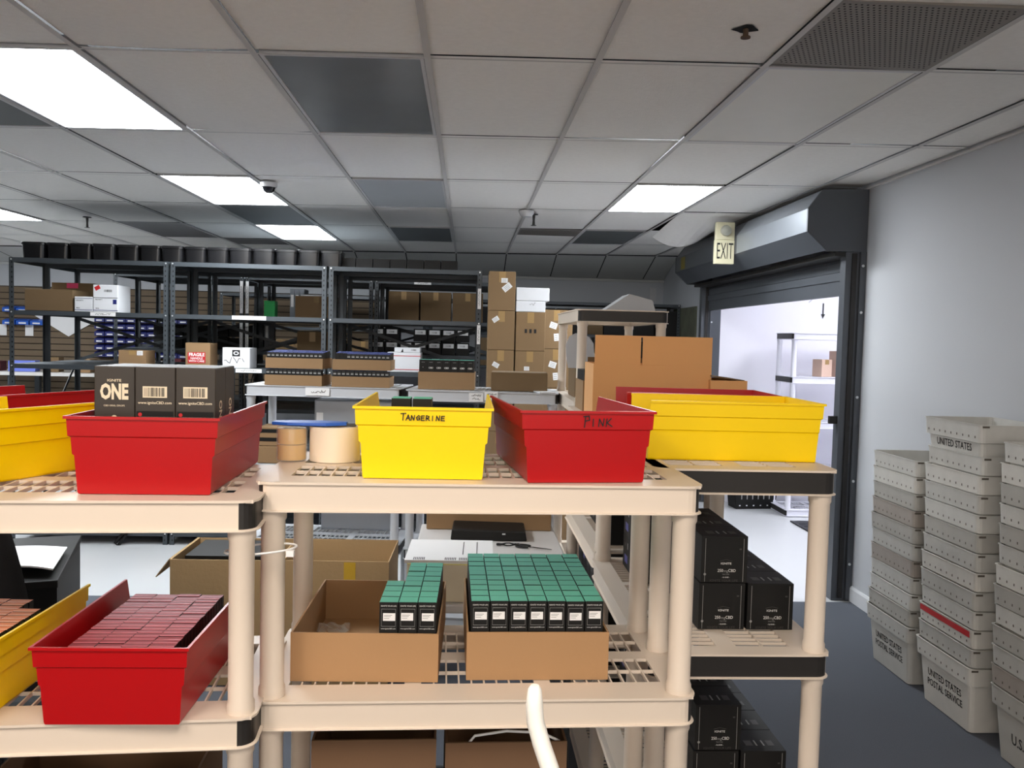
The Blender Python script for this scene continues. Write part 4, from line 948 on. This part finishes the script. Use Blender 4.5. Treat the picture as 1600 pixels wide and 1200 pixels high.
open_carton('open carton low under the left shelving', (-.76, 1.70, .437), .05, .42, .32, .30, BR, flaps=False)
carton('closed brown carton on the lowest level behind the black boxes', (.86, 2.75, T3+.001), 0, .10, .2, .30, CARD, tape=False) if False else None
t = thing('hanging_strap', 'black strap hanging over the low shelf edge of the left rack bay', 'strap', (-2.62, RY-.012, .10))
m = MB(); m.tube([(-.02,.10,.02),(-.01,.02,.012),(.0,-.006,-.02),(-.06,-.012,-.11),(-.08,-.012,-.085),(-.03,-.012,-.02),(.03,.0,.012),(.1,.06,.012)], .012, BLK, 6); m.build('strap', t, True)
# ============================================================ DESK AND CHAIR
t = thing('desk', 'black desk at the left behind the shelving, with papers on it', 'desk', (-1.72, 3.90, .005), .31)
m = MB(); m.box(-1.2, 0, -.75, 0, .71, .74, BLK); m.build('desktop', t, bevel=.003)
m = MB(); m.box(-.03, -.005, -.73, -.01, 0, .709, BLK); m.build('side_panel', t); m = MB(); m.box(-1.195, -1.17, -.73, -.01, 0, .709, BLK); m.build('side_panel', t); m = MB(); m.box(-1.16, -.035, -.03, -.012, .15, .709, BLK); m.build('back_panel', t)
m = MB(); vs = []; n = 8
for a in range(n+1):
    for b in range(n+1): u, v = a/n, b/n; vs.append((-.34+.32*u, -.62+.40*v-.1*u, .005+.035*math.sin(u*2.4)*(1-v*.6)))
m.add(vs, [(a*(n+1)+b, (a+1)*(n+1)+b, (a+1)*(n+1)+b+1, a*(n+1)+b+1) for a in range(n) for b in range(n)], WHT); o = m.build('paper_sheets', loc=(-1.72, 3.90, .7465), rz=.31); sm = o.modifiers.new('t', 'SOLIDIFY'); sm.thickness = .006; sm.offset = 1; tag(o, 'curling white papers on the black desk', 'paper')
t = thing('office_chair', 'black mesh-backed office chair pulled up to the black desk', 'chair', (-1.585, 2.80, .001), .2)
m = MB(); n = 8; vs = []
for a in range(n+1):
    for b in range(n+1): u = a/n*2-1; v = b/n; hw = .25*(1-.25*v*v); vs.append((u*hw, -.24+.05*u*u-.06*v, .55+.52*v))
m.add(vs, [(a*(n+1)+b, (a+1)*(n+1)+b, (a+1)*(n+1)+b+1, a*(n+1)+b+1) for a in range(n) for b in range(n)], FABR); o = m.build('backrest', t, True); sm = o.modifiers.new('t', 'SOLIDIFY'); sm.thickness = .03
m = MB(); m.box(-.24,.24,-.2,.26,.44,.51,FABR); m.build('seat', t, bevel=.03)
m = MB(); m.tube([(0,0,.08),(0,0,.44)], .025, BLACKP, 12); m.build('gas_column', t, True)
for s in (-1, 1): m = MB(); m.tube([(s*.22,.0,.46),(s*.29,0,.52),(s*.29,0,.68),(s*.29,.12,.69),(s*.29,-.12,.69)], .014, BLACKP, 8); m.build('armrest', t, True)
for k in range(5): 
    a = 2*PI*k/5; m = MB(); m.tube([(0,0,.09),(.26*math.cos(a),.26*math.sin(a),.06)], [.022,.014], BLACKP, 8); l = m.build('base_leg', t, True); m = MB(); m.lathe([(0,-.012),(.027,-.012),(.027,.012),(0,.012)], (.26*math.cos(a),.26*math.sin(a),.027), BLACKP, 12, Matrix.Rotation(PI/2, 4, 'X')); m.build('caster', l)
# ============================================================ WHITE CURVED TUBE in the near foreground
t = thing('curved_tube', 'white curved plastic tube rising at the bottom of the picture', 'tube', (0,0,0))
m = MB(); m.tube([(.107,1.2,1.178),(.107,1.2,1.172),(.107,1.2,1.150),(.109,1.2,1.125),(.118,1.196,1.095),(.131,1.19,1.060),(.150,1.18,1.0),(.175,1.17,.90),(.19,1.16,.7),(.20,1.16,.3),(.20,1.16,.006)], [.006,.0100,.0125,.0128,.013,.0132,.0135,.014,.014,.014,.014], mat('glossy white tube', (250,248,240), .3), 18); m.build('tube', t, True)
# ============================================================ BACK WALL THINGS AT LEFT
rg = random.Random(3); k = 0
def wallbin(x, z, w_, col):
    key = ('wb', w_, col.name)
    if key not in MC:
        m = MB(); m.prism([(0,0),(0,.075),(-.02,.075),(-.11,.05),(-.11,0)], 'x', 0, w_, col); MC[key] = m.mesh('wall_bin'); n = MB(); n.box(w_*.2, w_*.8, -.1115, -.1105, .012, .03, WHT); MC[key+('l',)] = n.mesh('bin_label')
    o = inst('wall_bin', MC[key], None, loc=(x, YB-.021, z)); inst('bin_label', MC[key+('l',)], o); return o
for r in range(6):
    for c in range(9):
        o = wallbin(-4.72+c*.13, 1.76-r*.088, .12, NAVY); tag(o, 'navy bin on the slat wall, %s row from top, %s from left' % (ORD[r+1], ORD[c+1]), 'wall bin', 'navy bins on the slat wall')
for c in range(3):
    o = wallbin(-5.85+c*.17, 1.86, .15, BLUEP); tag(o, 'blue bin on the slat wall left of the first rack, upper row, %s' % ORD[c+1], 'wall bin', 'blue bins at far left')
    o = wallbin(-5.85+c*.17, 1.70, .15, BLUEP); tag(o, 'blue bin on the slat wall left of the first rack, lower row, %s' % ORD[c+1], 'wall bin', 'blue bins at far left')
m = MB(); m.prism([(-.46,.28),(.46,.28),(0,0)], 'y', 0, .015, WHT); o = m.build('triangular_board', loc=(-5.08, YB-.04, 1.565)); tag(o, 'white board shaped like a downward triangle on the slat wall', 'board')
for k, x in enumerate((-5.95, -5.62)): tag(MB().box(0,.10,0,.003,0,.14,WHT).build('pinned_paper', loc=(x, YB-.03, 1.56)), 'white paper pinned on the slat wall, %s of two' % ('left','right')[k], 'paper')
t = thing('workbench', 'long pale workbench along the slat wall behind the racks', 'workbench', (-5.2, 10.35, 0)); m = MB(); m.box(-2.2,1.9,0,.75,1.10,1.14,DESKM); m.build('benchtop', t)
for x in (-2.1,-.2,1.8):
    for y in (.06,.69): m = MB(); m.box(x-.03,x+.03,y-.03,y+.03,0,1.099,STEEL); m.build('leg', t)
rg = random.Random(17); cl = [CARDD, CARD, BLK, PO, mat('maroon cloth', (84,30,36), .9), BLUEC]
for k in range(11):
    w_, h_ = rg.uniform(.12,.3), rg.uniform(.08,.2); mt = cl[k % 6]; nm = {0:'brown',1:'tan',2:'black',3:'white',4:'maroon',5:'blue'}[k % 6]
    carton('%s box on the far workbench, %s from its left end' % (nm, ORD[k+1]), (-7.1+k*.36, 10.45, 1.142), rg.uniform(-.2,.2), w_, .2, h_, mt, tape=False)
# ============================================================ NEXT ROOM
NW = mat('white plastic', (226, 226, 236), .45)
plastic_shelf('white plastic shelving unit with black end panels in the room beyond the door', 3.14, 8.12, 0, tiers=(1.80, 1.375, .935, .47, .07), mt=NW)
PK = mat('pinkish cardboard', (206, 176, 158), .8)
carton('front small carton on the white unit in the next room', (3.53, 8.22, 1.3765), .35, .13, .13, .17, PK); carton('rear taller carton on the white unit in the next room', (3.74, 8.28, 1.3765), .35, .14, .15, .255, PK)
t = thing('black_crate', 'black plastic crate with painted glints on the floor beyond the door', 'crate', (2.98, 8.50, .001), .12); m = MB(); m.prism([(-.22,.0),(.2,.0),(.24,.30),(-.25,.30)], 'y', 0, .2, BLK); m.build('crate_body', t, bevel=.005)
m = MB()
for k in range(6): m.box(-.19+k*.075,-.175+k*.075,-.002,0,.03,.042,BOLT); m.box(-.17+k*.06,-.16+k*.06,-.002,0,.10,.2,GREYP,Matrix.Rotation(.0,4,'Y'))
m.build('glints', t)  # bright strips painted on the crate front as highlights
t = thing('floor_mat', 'black ribbed rubber mat on the floor beyond the door', 'mat', (3.10, 5.9, .001)); MT = mat('black rubber', (46,46,52), .6); m = MB(); m.box(0, 1.3, 0, 2.0, 0, .012, MT)
for k in range(16): m.box(.03, 1.27, .05+k*.12, .06+k*.12, .012, .016, MT)
m.build('mat_body', t)
t = thing('wall_arrow', 'black arrow pointing down on the wall above the white shelving', 'arrow sign', (3.735, 8.855, 1.98)); m = MB(); m.box(-.006,.006,-.002,.0,.03,.15,INK); m.prism([(-.022,.035),(.022,.035),(0,-.01)], 'y', -.002, 0, INK); m.build('arrow', t)
t = thing('wall_notice', 'faint grey stencilled notice above the black arrow', 'notice', (3.80, 8.856, 2.25)); text('NO\nBOXES', .035, mat('faint grey', (190,190,200), .7), t, (0,-.001,0))
m = MB(); m.box(-.14,.14,-.0006,0,-.006,.006,MATS['faint grey'],Matrix.Rotation(-.75,4,'Y')); m.build('scuff', t, loc=(-.12,0,-.02))
for o in bpy.data.objects:
    if o.type == 'MESH' and not o.data.materials: print('nomat', o.name)
